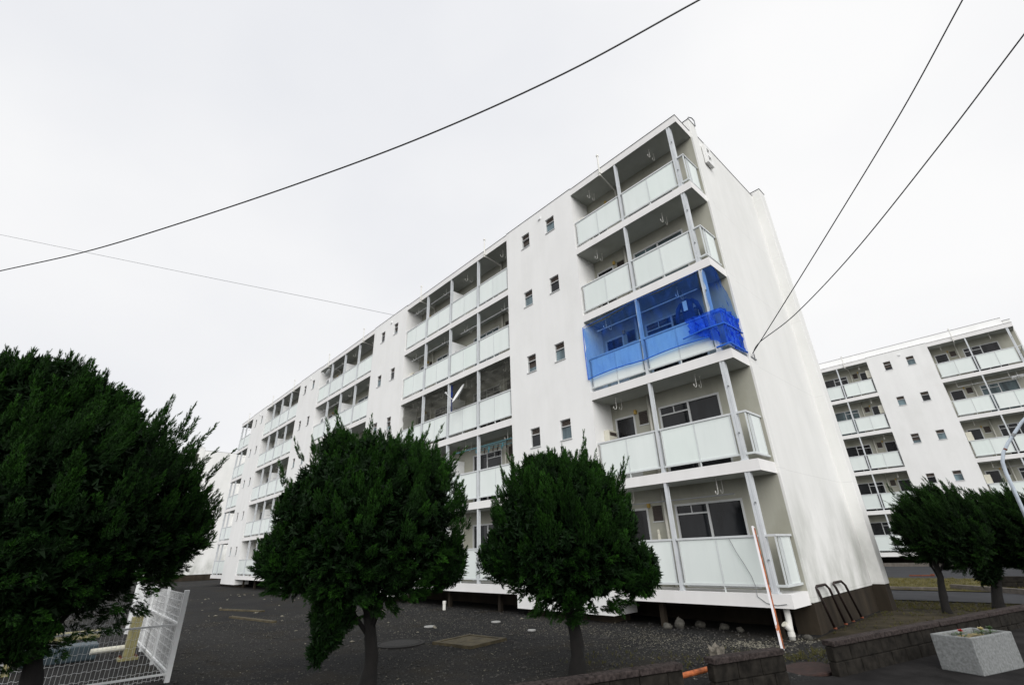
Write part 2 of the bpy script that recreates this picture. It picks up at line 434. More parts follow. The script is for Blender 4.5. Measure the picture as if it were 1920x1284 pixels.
def unit(bld, edge, dr, w, gable, k, idx, curtains=True):
    """one flat's balcony on floor k; v runs from the stair wall outwards"""
    z0 = k*H; L = (edge, 0, z0); sc = (dr, 1, 1); key = (round(w, 3), gable)
    def put(name, me, parent): return link(name, me, parent, (0, 0, 0))
    # balcony slab is a part at the unit's origin; sub-parts follow it
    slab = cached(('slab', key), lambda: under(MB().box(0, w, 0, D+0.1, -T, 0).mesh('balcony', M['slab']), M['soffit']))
    bal = link('balcony', slab, bld, L, None, sc)
    mid = 1.98; outer = w-0.31 if gable else w
    def rails():
        b = MB(); e0 = 0.03
        for a, c in ((e0, mid-0.045), (mid+0.045, (outer-0.055 if gable else w-0.045))):
            b.box(a, c, 0.035, 0.095, 1.065, 1.11)
        if gable:
            b.box(outer+0.06, w-0.03, 0.035, 0.095, 1.065, 1.11)
            b.box(w-0.09, w-0.03, 0.095, D-0.01, 1.065, 1.11)
        return b.mesh('top_rail', M['alu'])
    put('top_rail', cached(('rail', key), rails), bal)
    def lows():
        b = MB()
        for a, c in ((0.05, mid-0.05), (mid+0.05, (outer-0.06 if gable else w-0.05))):
            b.box(a, c, 0.042, 0.088, 0.12, 0.165)
            m = (a+c)/2
            for x in (a+0.06, m, c-0.06): b.box(x-0.014, x+0.014, 0.046, 0.084, 0.165, 1.065)
            b.box(m-0.012, m+0.012, 0.05, 0.08, 0.0, 0.12)
        if gable:
            b.box(outer+0.065, w-0.036, 0.042, 0.088, 0.12, 0.165)
            b.box(w-0.085, w-0.036, 0.088, D-0.02, 0.12, 0.165)
            for y in (0.22, 0.32, D-0.12): b.box(w-0.078, w-0.045, y-0.014, y+0.014, 0.165, 1.065)
            b.box(w-0.075, w-0.045, 0.045, 0.078, 0.165, 1.065)
        return b.mesh('railing_frame', M['panel_frame'])
    put('railing_frame', cached(('low', key), lows), bal)
    for a, c in ((0.05, mid-0.05), (mid+0.05, (outer-0.06 if gable else w-0.05))):
        m = (a+c)/2
        for p, q in ((a+0.078, m-0.018), (m+0.018, c-0.078)):
            put('railing_panel', cached(('pan', round(p, 3), round(q, 3)), lambda: MB().box(p, q, 0.056, 0.070, 0.167, 1.063).mesh('railing_panel', M['panel'])), bal)
    if gable:
        put('railing_panel', cached(('side', key), lambda: MB().box(w-0.07, w-0.056, 0.338, D-0.138, 0.167, 1.063).mesh('side_panel', M['panel'])), bal)
    ph = H-T
    def post(): 
        b = MB().box(-0.036, 0.036, 0.012, 0.024, 0.001, ph-0.001).box(-0.036, 0.036, 0.118, 0.13, 0.001, ph-0.001)
        b.box(-0.028, 0.028, 0.024, 0.118, 0.001, ph-0.001)
        b.box(-0.05, 0.05, 0.008, 0.135, 0.0015, 0.02)
        return b.mesh('post', M['post'])
    pm = cached('post', post)
    link('post', pm, bal, (mid, 0, 0))
    if gable:
        def cpost():
            b = MB().box(-0.055, -0.012, 0.014, 0.15, 0.001, ph-0.001).box(-0.012, 0.008, 0.03, 0.14, 0.001, ph-0.001)
            b.box(0.008, 0.06, 0.022, 0.15, 0.001, ph-0.001)
            b.box(-0.075, 0.08, 0.006, 0.16, 0.0015, 0.02)
            return b.mesh('corner_post', M['post'])
        cp = link('post', cached('cpost', cpost), bal, (outer, 0, 0))
        link('bolt', cached('bolt', lambda: MB().tube([(0, 0, 0), (0.0, -0.03, 0)], 0.018, 6).mesh('bolt', M['grey'])), bal, (outer+0.035, 0.02, 0.62))
        link('bolt', MESH['bolt'], bal, (outer+0.035, 0.02, 1.75))
    elif dr < 0:
        link('post', pm, bal, (w, 0, 0))
    else:
        pt = link('partition_panel', cached('partition', lambda: MB().box(-0.02, 0.02, 0.15, D-0.01, 0.08, 1.80).mesh('partition_panel', M['white'])), bal, (w, 0, 0))
        def marks():
            b = MB()
            for c in range(4):
                y = 0.34+c*0.085
                b.box(-0.0235, 0.0235, y, y+0.055, 1.36, 1.366).box(-0.0235, 0.0235, y, y+0.055, 1.385, 1.391).box(-0.0235, 0.0235, y+0.024, y+0.031, 1.34, 1.41)
                b.box(-0.0235, 0.0235, y+0.003, y+0.010, 1.34, 1.362)
            return b.mesh('lettering', M['black'])
        link('lettering', cached('marks', marks), bal, (w, 0, 0))
    # back wall with openings
    holes = [(0.13, 0.80, 0.02, 1.92), (0.95, 1.25, 1.58, 1.97), (1.65, 3.40, 0.02, 1.93)]
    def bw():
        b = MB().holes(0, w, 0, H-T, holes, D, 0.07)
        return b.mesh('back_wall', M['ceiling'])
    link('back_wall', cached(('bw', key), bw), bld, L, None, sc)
    def swin():
        b = MB(); y0, y1 = D-0.012, D+0.05; a, c, z1, z2 = 1.65, 3.40, 0.02, 1.93
        b.box(a-0.02, a+0.03, y0, y1, z1, z2+0.02).box(c-0.03, c+0.02, y0, y1, z1, z2+0.02).box(a+0.03, c-0.03, y0, y1, z2-0.03, z2+0.02)
        m = (a+c)/2
        b.box(m-0.025, m+0.025, y0+0.008, y1-0.005, z1, z2-0.03)
        b.box(m+0.025, c-0.03, y0+0.012, y1-0.01, 0.0, 0.05) .box(a+0.03, m-0.025, y0+0.014, y1-0.01, z1, 0.05)
        b.box(a+0.03, m-0.025, y0+0.014, y1-0.01, 1.69, 1.72) if False else b.box(m+0.025, c-0.03, y0+0.014, y1-0.01, 1.69, 1.72)
        return b.mesh('sliding_window', M['frame'])
    def swin2():      # transom over the half that lies towards the stairs
        b = MB(); y0, y1 = D-0.012, D+0.05; a, c, z1, z2 = 1.65, 3.40, 0.02, 1.93
        b.box(a-0.02, a+0.03, y0, y1, z1, z2+0.02).box(c-0.03, c+0.02, y0, y1, z1, z2+0.02).box(a+0.03, c-0.03, y0, y1, z2-0.03, z2+0.02)
        m = (a+c)/2
        b.box(m-0.025, m+0.025, y0+0.008, y1-0.005, z1, z2-0.03)
        b.box(a+0.03, m-0.025, y0+0.014, y1-0.01, 1.68, 1.715)
        b.box((a+m)/2-0.012, (a+m)/2+0.012, y0+0.016, y1-0.012, 1.715, z2-0.03)
        b.box(a+0.03, c-0.03, y0+0.014, y1-0.011, z1, 0.05)
        return b.mesh('sliding_window', M['frame'])
    wi = link('sliding_window', cached('swin2', swin2), bld, L, None, sc)
    m = (1.65+3.40)/2
    for i, (a, c) in enumerate(((1.68, m-0.02), (m+0.02, 3.37))):
        g = window_glass(k, i+idx) if curtains else M['glass']
        put('pane', cached(('pane', i, g.name), lambda: MB().box(a, c, D+0.03+0.006*i, D+0.036+0.006*i, 0.03, 1.91).mesh('pane', g)), wi)
    def door():
        b = MB(); y0, y1 = D-0.012, D+0.05; a, c, z2 = 0.13, 0.80, 1.92
        b.box(a-0.02, a+0.035, y0, y1, 0.02, z2+0.02).box(c-0.035, c+0.02, y0, y1, 0.02, z2+0.02).box(a+0.035, c-0.035, y0, y1, z2-0.035, z2+0.02)
        b.box(a+0.035, c-0.035, y0+0.01, y1, 0.02, 0.55)
        return b.mesh('balcony_door', M['frame'])
    do = link('balcony_door', cached('door', door), bld, L, None, sc)
    put('pane', cached('dpane', lambda: MB().box(0.165, 0.765, D+0.02, D+0.03, 0.56, 1.885).mesh('pane', M['glass'])), do)
    def vent():
        b = MB().box(0.95, 1.25, D+0.03, D+0.04, 1.58, 1.97)
        for i in range(7): b.box(0.955, 1.245, D+0.005, D+0.029, 1.60+i*0.052, 1.62+i*0.052)
        return b.mesh('vent_grille', M['dark'])
    ve = link('vent_grille', cached('vent', vent), bld, L, None, sc)
    put('vent_frame', cached('ventf', lambda: MB().box(0.93, 1.27, D-0.02, D-0.002, 1.55, 1.578).mesh('vent_sill', M['frame'])), ve)
    link('drain_pipe', cached('dpipe', lambda: MB().tube([(1.36, D-0.055, 0.0), (1.36, D-0.055, H-T)], 0.036, 10).mesh('drain_pipe', M['pipe_beige'], True)), bld, L, None, sc)
    link('pole_bracket', cached('brk', lambda: MB().box(0.84, 0.91, D-0.07, D-0.001, 1.93, 2.05).mesh('pole_bracket', M['ochre'])), bld, L, None, sc)
    def hook():
        b = MB(); r = 0.008
        b.tube([(0, 0.34, 0), (0, 0.34, -0.30), (0, 0.31, -0.36), (0, 0.25, -0.38), (0, 0.20, -0.35), (0, 0.20, -0.30)], 0.010, 6)
        b.tube([(0, 0.62, 0), (0, 0.62, -0.26), (0, 0.59, -0.32), (0, 0.53, -0.34), (0, 0.49, -0.31), (0, 0.49, -0.26)], 0.009, 6)
        b.box(-0.02, 0.02, 0.32, 0.36, -0.014, -0.001).box(-0.02, 0.02, 0.60, 0.64, -0.014, -0.001)
        return b.mesh('laundry_hook', M['pipe'], False)
    for vx in (0.62, 3.15):
        link('laundry_hook', cached('hook', hook), bld, (edge+dr*vx, 0, z0+H-T), None, None)
    if k == 4:
        def vp():
            b = MB().tube([(1.41, -0.05, 12.90-10.6), (1.41, -0.05, 13.84-10.6)], 0.028, 8)
            b.tube([(1.41, -0.05, 13.80-10.6), (1.41, -0.05, 13.86-10.6)], 0.05, 8)
            b.tube([(1.36, D-0.06, 2.20), (1.39, 0.35, 2.30), (1.41, -0.05, 2.34)], 0.026, 8)
            b.box(1.37, 1.45, -0.085, 0.0, 2.40, 2.44)
            return b.mesh('vent_pipe', M['pipe'])
        link('vent_pipe', cached('vp', vp), bld, L, None, sc)

def building(name, label, loc, rz, stairs, right_end, left_end, numeral, floors=5, left_gable=True, curtains=True):
    t = empty(name, loc, rz); tag(t, label, 'apartment building')
    base = -0.86
    cuts = [right_end] + [(stairs[i][1]+stairs[i+1][0])/2 for i in range(len(stairs)-1)] + [left_end]
    for i, (a, b_) in enumerate(stairs):
        for k in range(floors):
            unit(t, a, 1, cuts[i]-a, i == 0, k, i*2, curtains)
            last = i == len(stairs)-1
            unit(t, b_, -1, b_-cuts[i+1], last and left_gable, k, i*2+1, curtains)
        # stair wall with two small windows per floor
        wins = []
        for k in range(floors):
            z = k*H
            wins += [(a-1.345, a-0.90, z+1.43, z+2.06), (b_+0.90, b_+1.345, z+1.43, z+2.06)]
        mb = MB().holes(b_, a, -0.62, ROOF+0.035, wins, 0.0, 0.11)
        for x in (a, b_):
            mb.quad((x, 0, -0.62), (x, D+0.1, -0.62), (x, D+0.1, ROOF+0.035), (x, 0, ROOF+0.035))
        mb.quad((b_, 0, ROOF+0.035), (a, 0, ROOF+0.035), (a, D+0.2, ROOF+0.035), (b_, D+0.2, ROOF+0.035))
        mb.quad((b_, 0, -0.62), (b_, D+0.1, -0.62), (a, D+0.1, -0.62), (a, 0, -0.62))
        mb.build('stair_wall', M['wall'], t)
        MB().box(b_-0.0, a, -0.014, 0.05, ROOF+0.037, ROOF+0.055).build('roof_flashing', M['flash'], t)
        MB().tube([(0, 0.0, 0), (0, -0.06, 0)], 0.065, 14).build('vent_cap', M['white'], t, ((a+b_)/2+0.18, 0, 12.92))
        for wi, (x0, x1, z0, z1) in enumerate(wins):
            def fm():
                ww, hh = 0.445, 0.63; b = MB()
                b.box(0, 0.022, 0.03, 0.10, 0, hh).box(ww-0.022, ww, 0.03, 0.10, 0, hh).box(0.022, ww-0.022, 0.03, 0.10, hh-0.02, hh)
                b.box(0.022, ww-0.022, 0.03, 0.10, 0, 0.022).box(0.022, ww-0.022, 0.032, 0.098, 0.40, 0.425)
                b.box(-0.02, ww+0.02, -0.025, 0.03, -0.03, -0.002)
                return b.mesh('small_window', M['frame'])
            wf = link('small_window', cached('smallwin', fm), t, (x0, 0, z0))
            g = M['glass_blue'] if (wi*7+i*3) % 3 else M['glass']
            tilt = 0.22 if (wi*5+i) % 4 == 1 else 0.0
            link('pane', cached(('spane', g.name), lambda: MB().box(0.024, 0.421, 0.0, 0.008, 0.0, 0.374).mesh('pane', g)), wf, (0, 0.07, 0.024), (-tilt, 0, 0))
            for s in range(3):
                link('louvre_slat', cached('lslat', lambda: MB().box(0.024, 0.421, -0.018, 0.018, -0.004, 0.004).mesh('louvre_slat', M['louvre'])), wf, (0, 0.075, 0.45+s*0.058), (R(-35), 0, 0))
            link('opening_back', cached('sback', lambda: MB().box(0.0, 0.445, 0.108, 0.118, 0.0, 0.63).mesh('opening_back', M['dark'])), wf)
    # roof slab over each bay, with a dark metal edge
    bays = [(stairs[0][0], right_end)] + [(stairs[i+1][0], stairs[i][1]) for i in range(len(stairs)-1)] + [(left_end, stairs[-1][1])]
    for a, b_ in bays:
        link('roof_slab', under(MB().box(a, b_, 0.0, D+0.2, ROOF-0.27, ROOF).mesh('roof_slab', M['slab']), M['soffit']), t)
        fl = MB().box(a, b_+(0.014 if b_ == right_end else 0), -0.014, 0.05, ROOF+0.002, ROOF+0.018)
        if b_ == right_end: fl.box(b_-0.05, b_+0.014, 0.05, D-0.01, ROOF+0.002, ROOF+0.018)
        fl.build('roof_flashing', M['flash'], t)
    lx, rx = left_end, right_end
    # body behind the balconies, upper parapet
    MB().box(lx+0.02, rx-0.11, D+0.12, 6.30, -0.2, 13.20).build('building_core', M['dark'], t)
    MB().box(lx+0.1, rx-0.31, D+0.004, D+0.2, ROOF+0.05, 14.02).build('roof_parapet', M['wall'], t)
    MB().box(lx+0.1, rx-0.31, D-0.01, D+0.22, 14.022, 14.04).build('parapet_flashing', M['flash'], t)
    MB().box(lx, rx-0.1, 6.30, 6.42, -0.2, 13.5).build('rear_wall', M['wall'], t)
    # gables
    for s, gx in ((1, rx), (-1, lx)):
        if s < 0 and not left_gable: 
            MB().box(gx, gx+0.1, D+0.12, 6.3, -0.2, 13.45).build('gable_wall', M['gable'], t); continue
        g = MB(); X = lambda d: gx+s*d
        def bx(mb, a, b_, *r):
            a, b_ = X(a), X(b_); return mb.box(min(a, b_), max(a, b_), *r)
        bx(g, -0.10, 0.0, 1.40, 5.95, -0.18, 13.46)
        g.build('gable_wall', M['gable'], t)
        bevel(bx(MB(), -0.30, 0.062, D+0.003, 1.398, -0.22, 13.78).build('gable_column', M['gable'], t), 0.012)
        bevel(bx(MB(), -0.10, 0.30, 5.952, 6.46, -0.16, 13.62).build('gable_fin', M['gable'], t), 0.012)
        fl = MB(); bx(fl, -0.12, 0.014, 1.41, 5.94, 13.462, 13.48); bx(fl, -0.32, 0.075, D-0.012, 1.41, 13.782, 13.80); bx(fl, -0.12, 0.315, 5.94, 6.475, 13.622, 13.64)
        fl.build('gable_flashing', M['flash'], t)
        bx(MB(), -0.4, 0.045, D+0.03, 1.40, base, -0.222).build('column_plinth', M['plinth'], t)
        bx(MB(), -0.4, -0.02, 1.402, 5.952, base, -0.183).build('gable_plinth', M['plinth'], t)
        bx(MB(), -0.4, 0.285, 5.955, 6.44, base, -0.163).build('fin_plinth', M['plinth'], t)
        if s > 0 and numeral:
            if numeral == '8':
                nb = MB(); W2, H2, sk = 0.22, 0.39, 0.115
                nb.box(-0.05, 0.05, -W2, -W2+sk, -H2, H2).box(-0.05, 0.05, W2-sk, W2, -H2, H2)
                for zc in (-H2, -sk/2, H2-sk): nb.box(-0.05, 0.05, -W2+sk, W2-sk, zc, zc+sk)
                nb.build('numeral', M['wall'], t, (gx+0.075, 1.83, 12.72)); continue
            cu = bpy.data.curves.new('numeral', 'FONT'); cu.body = numeral; cu.size = 0.95; cu.extrude = 0.045
            cu.align_x = 'CENTER'; cu.align_y = 'CENTER'; cu.offset = 0.012
            tmp = bpy.data.objects.new('tmp', cu); COL.objects.link(tmp)
            me = bpy.data.meshes.new_from_object(tmp.evaluated_get(bpy.context.evaluated_depsgraph_get()))
            bpy.data.objects.remove(tmp); me.materials.clear(); me.materials.append(M['wall'])
            link('numeral', me, t, (gx+0.055, 1.83, 12.72), (R(90), 0, R(90)))
    if right_end == 0 and name == 'apartment_building':
        # overflow pipe bent over the column head
        pass
    MB().box(lx+0.4, rx-0.4, 1.9, 6.28, base, -0.20).build('foundation', M['plinth'], t)
    for (a, b_) in stairs:
        MB().box(b_+0.2, a-0.2, 0.25, 0.97, base, -0.625).build('stair_footing', M['plinth'], t)
    for i in range(len(cuts)-1):
        for x in (cuts[i]-(0.5 if i == 0 else 0), stairs[i][0]+1.2, stairs[i][1]-1.2):
            MB().box(x-0.06, x+0.06, 0.30, 0.42, base, -T-0.002).build('pier', M['plinth'], t)
    return t

main = building('apartment_building', 'long white five storey apartment block in front, blue net on one balcony',
         (0, 0, 0), 0, [(-4.34, -7.93), (-15.97, -19.66), (-27.65, -31.45), (-39.38, -43.3)], 0.0, -47.05, '8')
# bent overflow pipe on the column head
MB().tube([(0.02, 1.0, 13.45), (0.02, 1.0, 13.86), (0.04, 1.06, 13.97), (0.09, 1.2, 14.0), (0.115, 1.30, 13.92), (0.10, 1.32, 13.70)], 0.018, 8).build('overflow_pipe', M['grey'], main)
rear = building('apartment_building', 'white apartment block standing behind on the right, seen past the gable',
         (6.09, 30.97, 0.196), 0.0216, [(-4.34, -7.93), (-15.97, -19.66)], 0.0, -24.0, '', left_gable=False)
far = building('apartment_building', 'distant white apartment block with a numeral 2 high on its gable',
         (-63.3, -1.35, 0.0), 0, [(-4.34, -7.93), (-15.97, -19.66)], 0.0, -24.0, '2', left_gable=False, curtains=False)

# ------------------------------------------------------------------ things on the balconies
def floor_z(k): return (k-1)*H       # k = storey 1..5

def grid_sheet(fn, nu, nv):
    b = MB()
    for j in range(nv+1):
        for i in range(nu+1): b.v.append(tuple(fn(i/nu, j/nv)))
    for j in range(nv):
        for i in range(nu):
            a = j*(nu+1)+i; b.f.append((a, a+1, a+nu+2, a+nu+1))
    return b

def blue_net():
    z = floor_z(3)
    t = empty('balcony_net', (-2.2, 0, z)); tag(t, 'bright blue translucent net hung over the third floor corner balcony', 'net')
    def wr(u, v, s): return 0.016*math.sin(u*23+s+v*3)+0.014*math.sin(v*17+u*9+s*2)+0.010*math.sin(u*51+v*13)+0.008*math.sin(u*33-v*29)
    top, bot = 2.36, 0.42
    # front sheets, left and right of the middle post
    for (x0, x1, s, sag) in ((-4.36, -2.39, 1.0, 0.10), (-2.36, -0.40, 3.0, 0.05)):
        def fn(u, v):
            x = x0+(x1-x0)*u
            tz = top - sag*math.sin(u*math.pi) - (0.18*(1-u) if s == 1.0 else 0.16*(1-u)*u)
            bz = bot + 0.06*math.sin(u*math.pi) - (0.0 if s > 1 else 0.02)
            return (x+2.2, -0.035+wr(u, v, s)*0.9+(0.02 if v > 0.55 else 0), bz+(tz-bz)*v)
        grid_sheet(fn, 40, 26).build('net_sheet', M['net_blue'], t, smooth=True)
    # rope hem along the bottom
    pts = [(-4.36+2.2+3.98*i/30, -0.05, bot+0.05*abs(math.sin(i/15*math.pi))) for i in range(31)]
    MB().tube(pts, 0.016, 6).build('net_hem', M['rope_blue'], t)
    MB().tube([(x, y-0.0, z_-0.0) for x, y, z_ in ((-2.16, -0.045, 2.2), (-1.2, -0.045, 2.24), (-0.2, -0.045, 2.34), (0.8, -0.045, 2.30), (1.85, -0.045, 2.37))], 0.010, 6).build('net_cord', M['rope_blue'], t)
    MB().tube([(-2.16, -0.05, 2.2), (-2.17, -0.055, 1.4), (-2.15, -0.05, 0.4)], 0.014, 6).build('net_cord', M['rope_blue'], t)
    # side sheet, narrowing towards the back wall as it drops
    def side(u, v):
        ye = 0.93-0.80*v**1.7
        if u < 0.35: x = 2.2-0.27+0.27*u/0.35; y = -0.03+0.03*u/0.35
        else: x = 2.2+0.012; y = (u-0.35)/0.65*ye
        return (x+wr(u, v, 5)*0.8, y, 0.98+(2.37-0.98)*v-0.04*u*v)
    grid_sheet(side, 16, 22).build('net_sheet', M['net_blue'], t, smooth=True)
    # bunched lower corner, wrapped round the railing end
    def wrap(u, v):
        if u < 0.55:
            q = u/0.55; x = 2.2-0.95+q*0.93+0.05*math.sin(v*3); y = -0.055
            zt = 1.12 - 0.02*q; zb = 0.75-0.66*q
        else:
            q = (u-0.55)/0.45; x = 2.2+0.02; y = -0.055+q*0.95
            zt = 1.10-0.03*q; zb = 0.07+0.0*q
        return (x+wr(u*2, v, 8)*1.6, y-(0.014*math.sin(u*40+v*2) if u < 0.55 else 0.012*math.sin(u*60+v*3)), zb+(zt-zb)*v)
    grid_sheet(wrap, 60, 20).build('folded_net', M['net_blue_dense'], t, smooth=True)
    MB().tube([(1.10, -0.09, 0.60), (1.7, -0.10, 0.66), (2.22, -0.10, 0.64), (2.27, 0.2, 0.6), (2.26, 0.85, 0.62)], 0.022, 6).build('net_hem', M['rope_blue'], t)
    MB().tube([(1.9, -0.09, 0.08), (2.24, -0.09, 0.10), (2.25, 0.88, 0.09)], 0.025, 6).build('net_hem', M['rope_blue'], t)
blue_net()

def garment():
    z = floor_z(3)
    t = empty('hanging_jacket', (-1.05, 0.45, z+2.0)); tag(t, 'dark blue jacket with white lining hanging behind the blue net', 'jacket')
    b = MB()
    prof = [(-0.02, 0.05, 0.03), (-0.10, 0.17, 0.05), (-0.25, 0.17, 0.08), (-0.50, 0.155, 0.09), (-0.72, 0.19, 0.09)]
    n = 16
    for z_, a, c in prof:
        for k in range(n):
            an = 2*math.pi*k/n; w = 1+0.07*math.sin(an*5+z_*9)
            b.v.append((a*math.cos(an)*w, c*math.sin(an)*w, z_))
    for i in range(len(prof)-1):
        for k in range(n): b.f.append((i*n+k, i*n+(k+1) % n, (i+1)*n+(k+1) % n, (i+1)*n+k))
    b.f.append(tuple(range(n-1, -1, -1)))
    b.build('jacket_body', M['jacket'], t, smooth=True)
    for s in (-1, 1):
        MB().tube([(s*0.15, 0, -0.10), (s*0.27, 0, -0.24), (s*0.34, 0.0, -0.46), (s*0.36, -0.01, -0.66)], [0.055, 0.062, 0.055, 0.05], 10).build('sleeve', M['jacket'], t, smooth=True)
    MB().box(-0.07, 0.05, -0.115, -0.105, -0.42, -0.12).build('lining', M['white'], t)
    MB().tube([(0, 0, -0.03), (0, 0, 0.06), (0.03, 0, 0.10), (0, 0, 0.13)], 0.006, 6).build('hanger_hook', M['grey'], t)
garment()

def laundry_pole(x0, x1, storey, y, z, label, mat='alu'):
    o = MB().tube([(0, 0, 0), (x1-x0, 0, 0)], 0.016, 8)
    o.tube([(-0.02, 0, 0), (0.03, 0, 0)], 0.020, 8)
    tag(o.build('laundry_pole', M[mat], None, (x0, y, floor_z(storey)+z)), label, 'laundry pole', 'laundry poles on the balconies')
laundry_pole(-4.0, -0.6, 3, 0.25, 2.02, 'long laundry pole behind the blue net on the third floor')
laundry_pole(-3.9, -0.9, 1, 0.52, 2.02, 'thin laundry pole above the ground floor corner window', 'grey')
laundry_pole(-15.6, -12.3, 5, 0.25, 2.02, 'pale laundry pole on the top floor balcony, left half of second bay')
laundry_pole(-11.4, -8.1, 4, 0.25, 2.02, 'pale laundry pole on the fourth floor balcony, right half of second bay')
laundry_pole(-11.6, -8.0, 2, 0.25, 2.02, 'turquoise laundry pole on the second floor balcony of the second bay', 'teal')

laundry_pole(-27.3, -24.0, 5, 0.25, 2.02, 'pale laundry pole on the top floor balcony of the third bay')
laundry_pole(-27.3, -24.0, 4, 0.25, 2.02, 'pale laundry pole on the fourth floor balcony of the third bay')
laundry_pole(-15.6, -12.3, 4, 0.25, 2.02, 'pale laundry pole on the fourth floor balcony, left half of second bay')
laundry_pole(2.4, 5.6, 4, 31.25, 2.2, 'thin laundry pole on the rear building, fourth floor right bay')
laundry_pole(2.4, 5.6, 2, 31.25, 2.2, 'thin laundry pole on the rear building, second floor right bay', 'grey')
def drying_rack(x, y, z, label):
    t = empty('drying_rack', (x, y, z)); tag(t, label, 'drying rack')
    MB().tube([(0, 0, 0), (0, 0, 0.34)], 0.012, 6).build('hook_rod', M['white'], t)
    b = MB(); b.tube([(0.34*math.cos(i/14*6.2832), 0.34*math.sin(i/14*6.2832), 0) for i in range(15)], 0.012, 5)
    b.build('ring', M['white'], t)
    for k in range(6):
        a = k*math.pi/6; MB().bar((-0.34*math.cos(a), -0.34*math.sin(a), 0), (0.34*math.cos(a), 0.34*math.sin(a), 0.0), 0.014, 0.02).build('spoke', M['white'], t)
    for k in range(12): MB().box(-0.01, 0.01, -0.01, 0.01, -0.09, -0.01).build('peg', M['white'], t, (0.3*math.cos(k*0.5236), 0.3*math.sin(k*0.5236), 0))
drying_rack(5.25, 31.35, 0.196+floor_z(4)+1.95, 'white round drying rack hanging on the rear building, fourth floor right bay')

def heater(x, storey, label, y=0.42, w=0.10, h=0.58, z=0.95, d=0.42, org=(0, 0, 0)):
    t = empty('heater_box', (org[0]+x, org[1]+y, org[2]+floor_z(storey)+z)); tag(t, label, 'heater', 'heater boxes on balcony side walls')
    bevel(MB().box(0, w, 0, d, 0, h).build('casing', M['cream'], t), 0.012)
    MB().box(-0.004+w, w+0.012, 0.05, d-0.05, h-0.16, h-0.06).build('vent_slot', M['dark'], t)
    MB().tube([(w/2, 0.1, 0), (w/2, 0.1, -0.5)], 0.012, 6).build('pipe', M['pipe_beige'], t)
heater(-4.335, 2, 'narrow cream heater box beside the second floor corner balcony door', w=0.18)
heater(-4.335, 4, 'narrow cream heater box on the fourth floor corner balcony', w=0.22, z=0.85)
heater(-4.335, 5, 'narrow cream heater box on the top floor corner balcony', w=0.18, z=0.95)
heater(-15.965, 4, 'narrow cream heater box on the fourth floor, left end of second bay', w=0.2, z=0.95)
heater(-15.965, 3, 'narrow cream heater box behind the pale net, third floor second bay', w=0.2, z=0.75)
R0 = (6.09, 30.97, 0.196)
heater(-4.335-0.0, 3, 'cream heater box on the rear building, third floor right bay', w=0.3, z=1.15, org=R0)
heater(-4.335-0.0, 2, 'cream heater box on the rear building, second floor right bay', w=0.3, z=1.1, org=(6.09, 30.97, 0.196))
heater(-8.25, 5, 'cream heater box on the rear building, top floor left bay', w=0.3, z=1.25, y=0.25, org=(6.09, 30.80, 0.196))
heater(-8.25, 4, 'cream heater box on the rear building, fourth floor left bay', w=0.3, z=1.2, y=0.25, org=(6.09, 30.80, 0.196))

def aircon(x, storey, label, y=0.42, z=0.05, org=(0, 0, 0)):
    t = empty('air_conditioner', (org[0]+x, org[1]+y, org[2]+floor_z(storey)+z)); tag(t, label, 'air conditioner')
    bevel(MB().box(0, 0.72, 0, 0.26, 0.04, 0.56).build('casing', M['white'], t), 0.015)
    MB().lathe([(0.20, -0.004), (0.20, 0.004), (0.17, 0.008)], 20).build('fan_grille', M['grey'], t, (0.30, -0.002, 0.30), (R(90), 0, 0))
    for s in (0.1, 0.58): MB().box(s, s+0.06, 0.0, 0.26, 0, 0.038).build('foot', M['black'], t)
aircon(-27.5, 5, 'white air conditioner high on the top floor balcony, third bay', z=1.25)
aircon(-27.55, 4, 'white air conditioner on the fourth floor balcony, third bay', z=1.15)

tag(MB().box(0, 0.5, 0, 0.05, 0, 0.30).build('folded_blanket', M['blanket'], None, (-3.75, 0.40, floor_z(4)+0.98)), 'dark folded cloth drying on the fourth floor corner balcony', 'cloth')

def dish(x, y, z, label, az, s=1.0):
    t = empty('satellite_dish', (x, y, z)); tag(t, label, 'satellite dish', 'satellite dishes on balcony railings')
    b = MB(); n = 22; rings = [(0.0, 0.0), (0.10, 0.006), (0.18, 0.022), (0.25, 0.045), (0.27, 0.052)]
    prof = [(r*s, zz*s) for r, zz in rings]
    for side in (0, 1):
        base = len(b.v)
        for r, zz in prof:
            for k in range(n):
                an = 2*math.pi*k/n; b.v.append((r*math.cos(an), r*math.sin(an)*1.1, zz-side*0.012))
        for i in range(len(prof)-1):
            for k in range(n):
                q = (base+i*n+k, base+i*n+(k+1) % n, base+(i+1)*n+(k+1) % n, base+(i+1)*n+k)
                b.f.append(q if side == 0 else q[::-1])
    rot = Euler((R(62), 0, az))
    b.build('reflector', M['white'], t, (0, 0, 0.32), rot, smooth=True)
    m = rot.to_matrix()
    p0 = m @ Vector((0, -0.26*s, 0.04))+Vector((0, 0, 0.32)); p1 = m @ Vector((0, -0.20*s, 0.36*s))+Vector((0, 0, 0.32))
    MB().tube([p0, p1], 0.012, 6).build('feed_arm', M['white'], t)
    MB().tube([p1, p1+m @ Vector((0, 0.03, -0.07))], 0.03, 8).build('receiver', M['white'], t)
    MB().tube([(0, 0, -0.05), (0, 0, 0.30)], 0.016, 6).build('mast', M['grey'], t)
dish(-10.85, -0.18, floor_z(3)+1.30, 'white satellite dish on the railing before a grey net, third floor', R(-18), 1.5)
dish(-25.9, -0.10, floor_z(5)+1.45, 'small white satellite dish on the top floor railing, third bay', R(-40), 0.95)

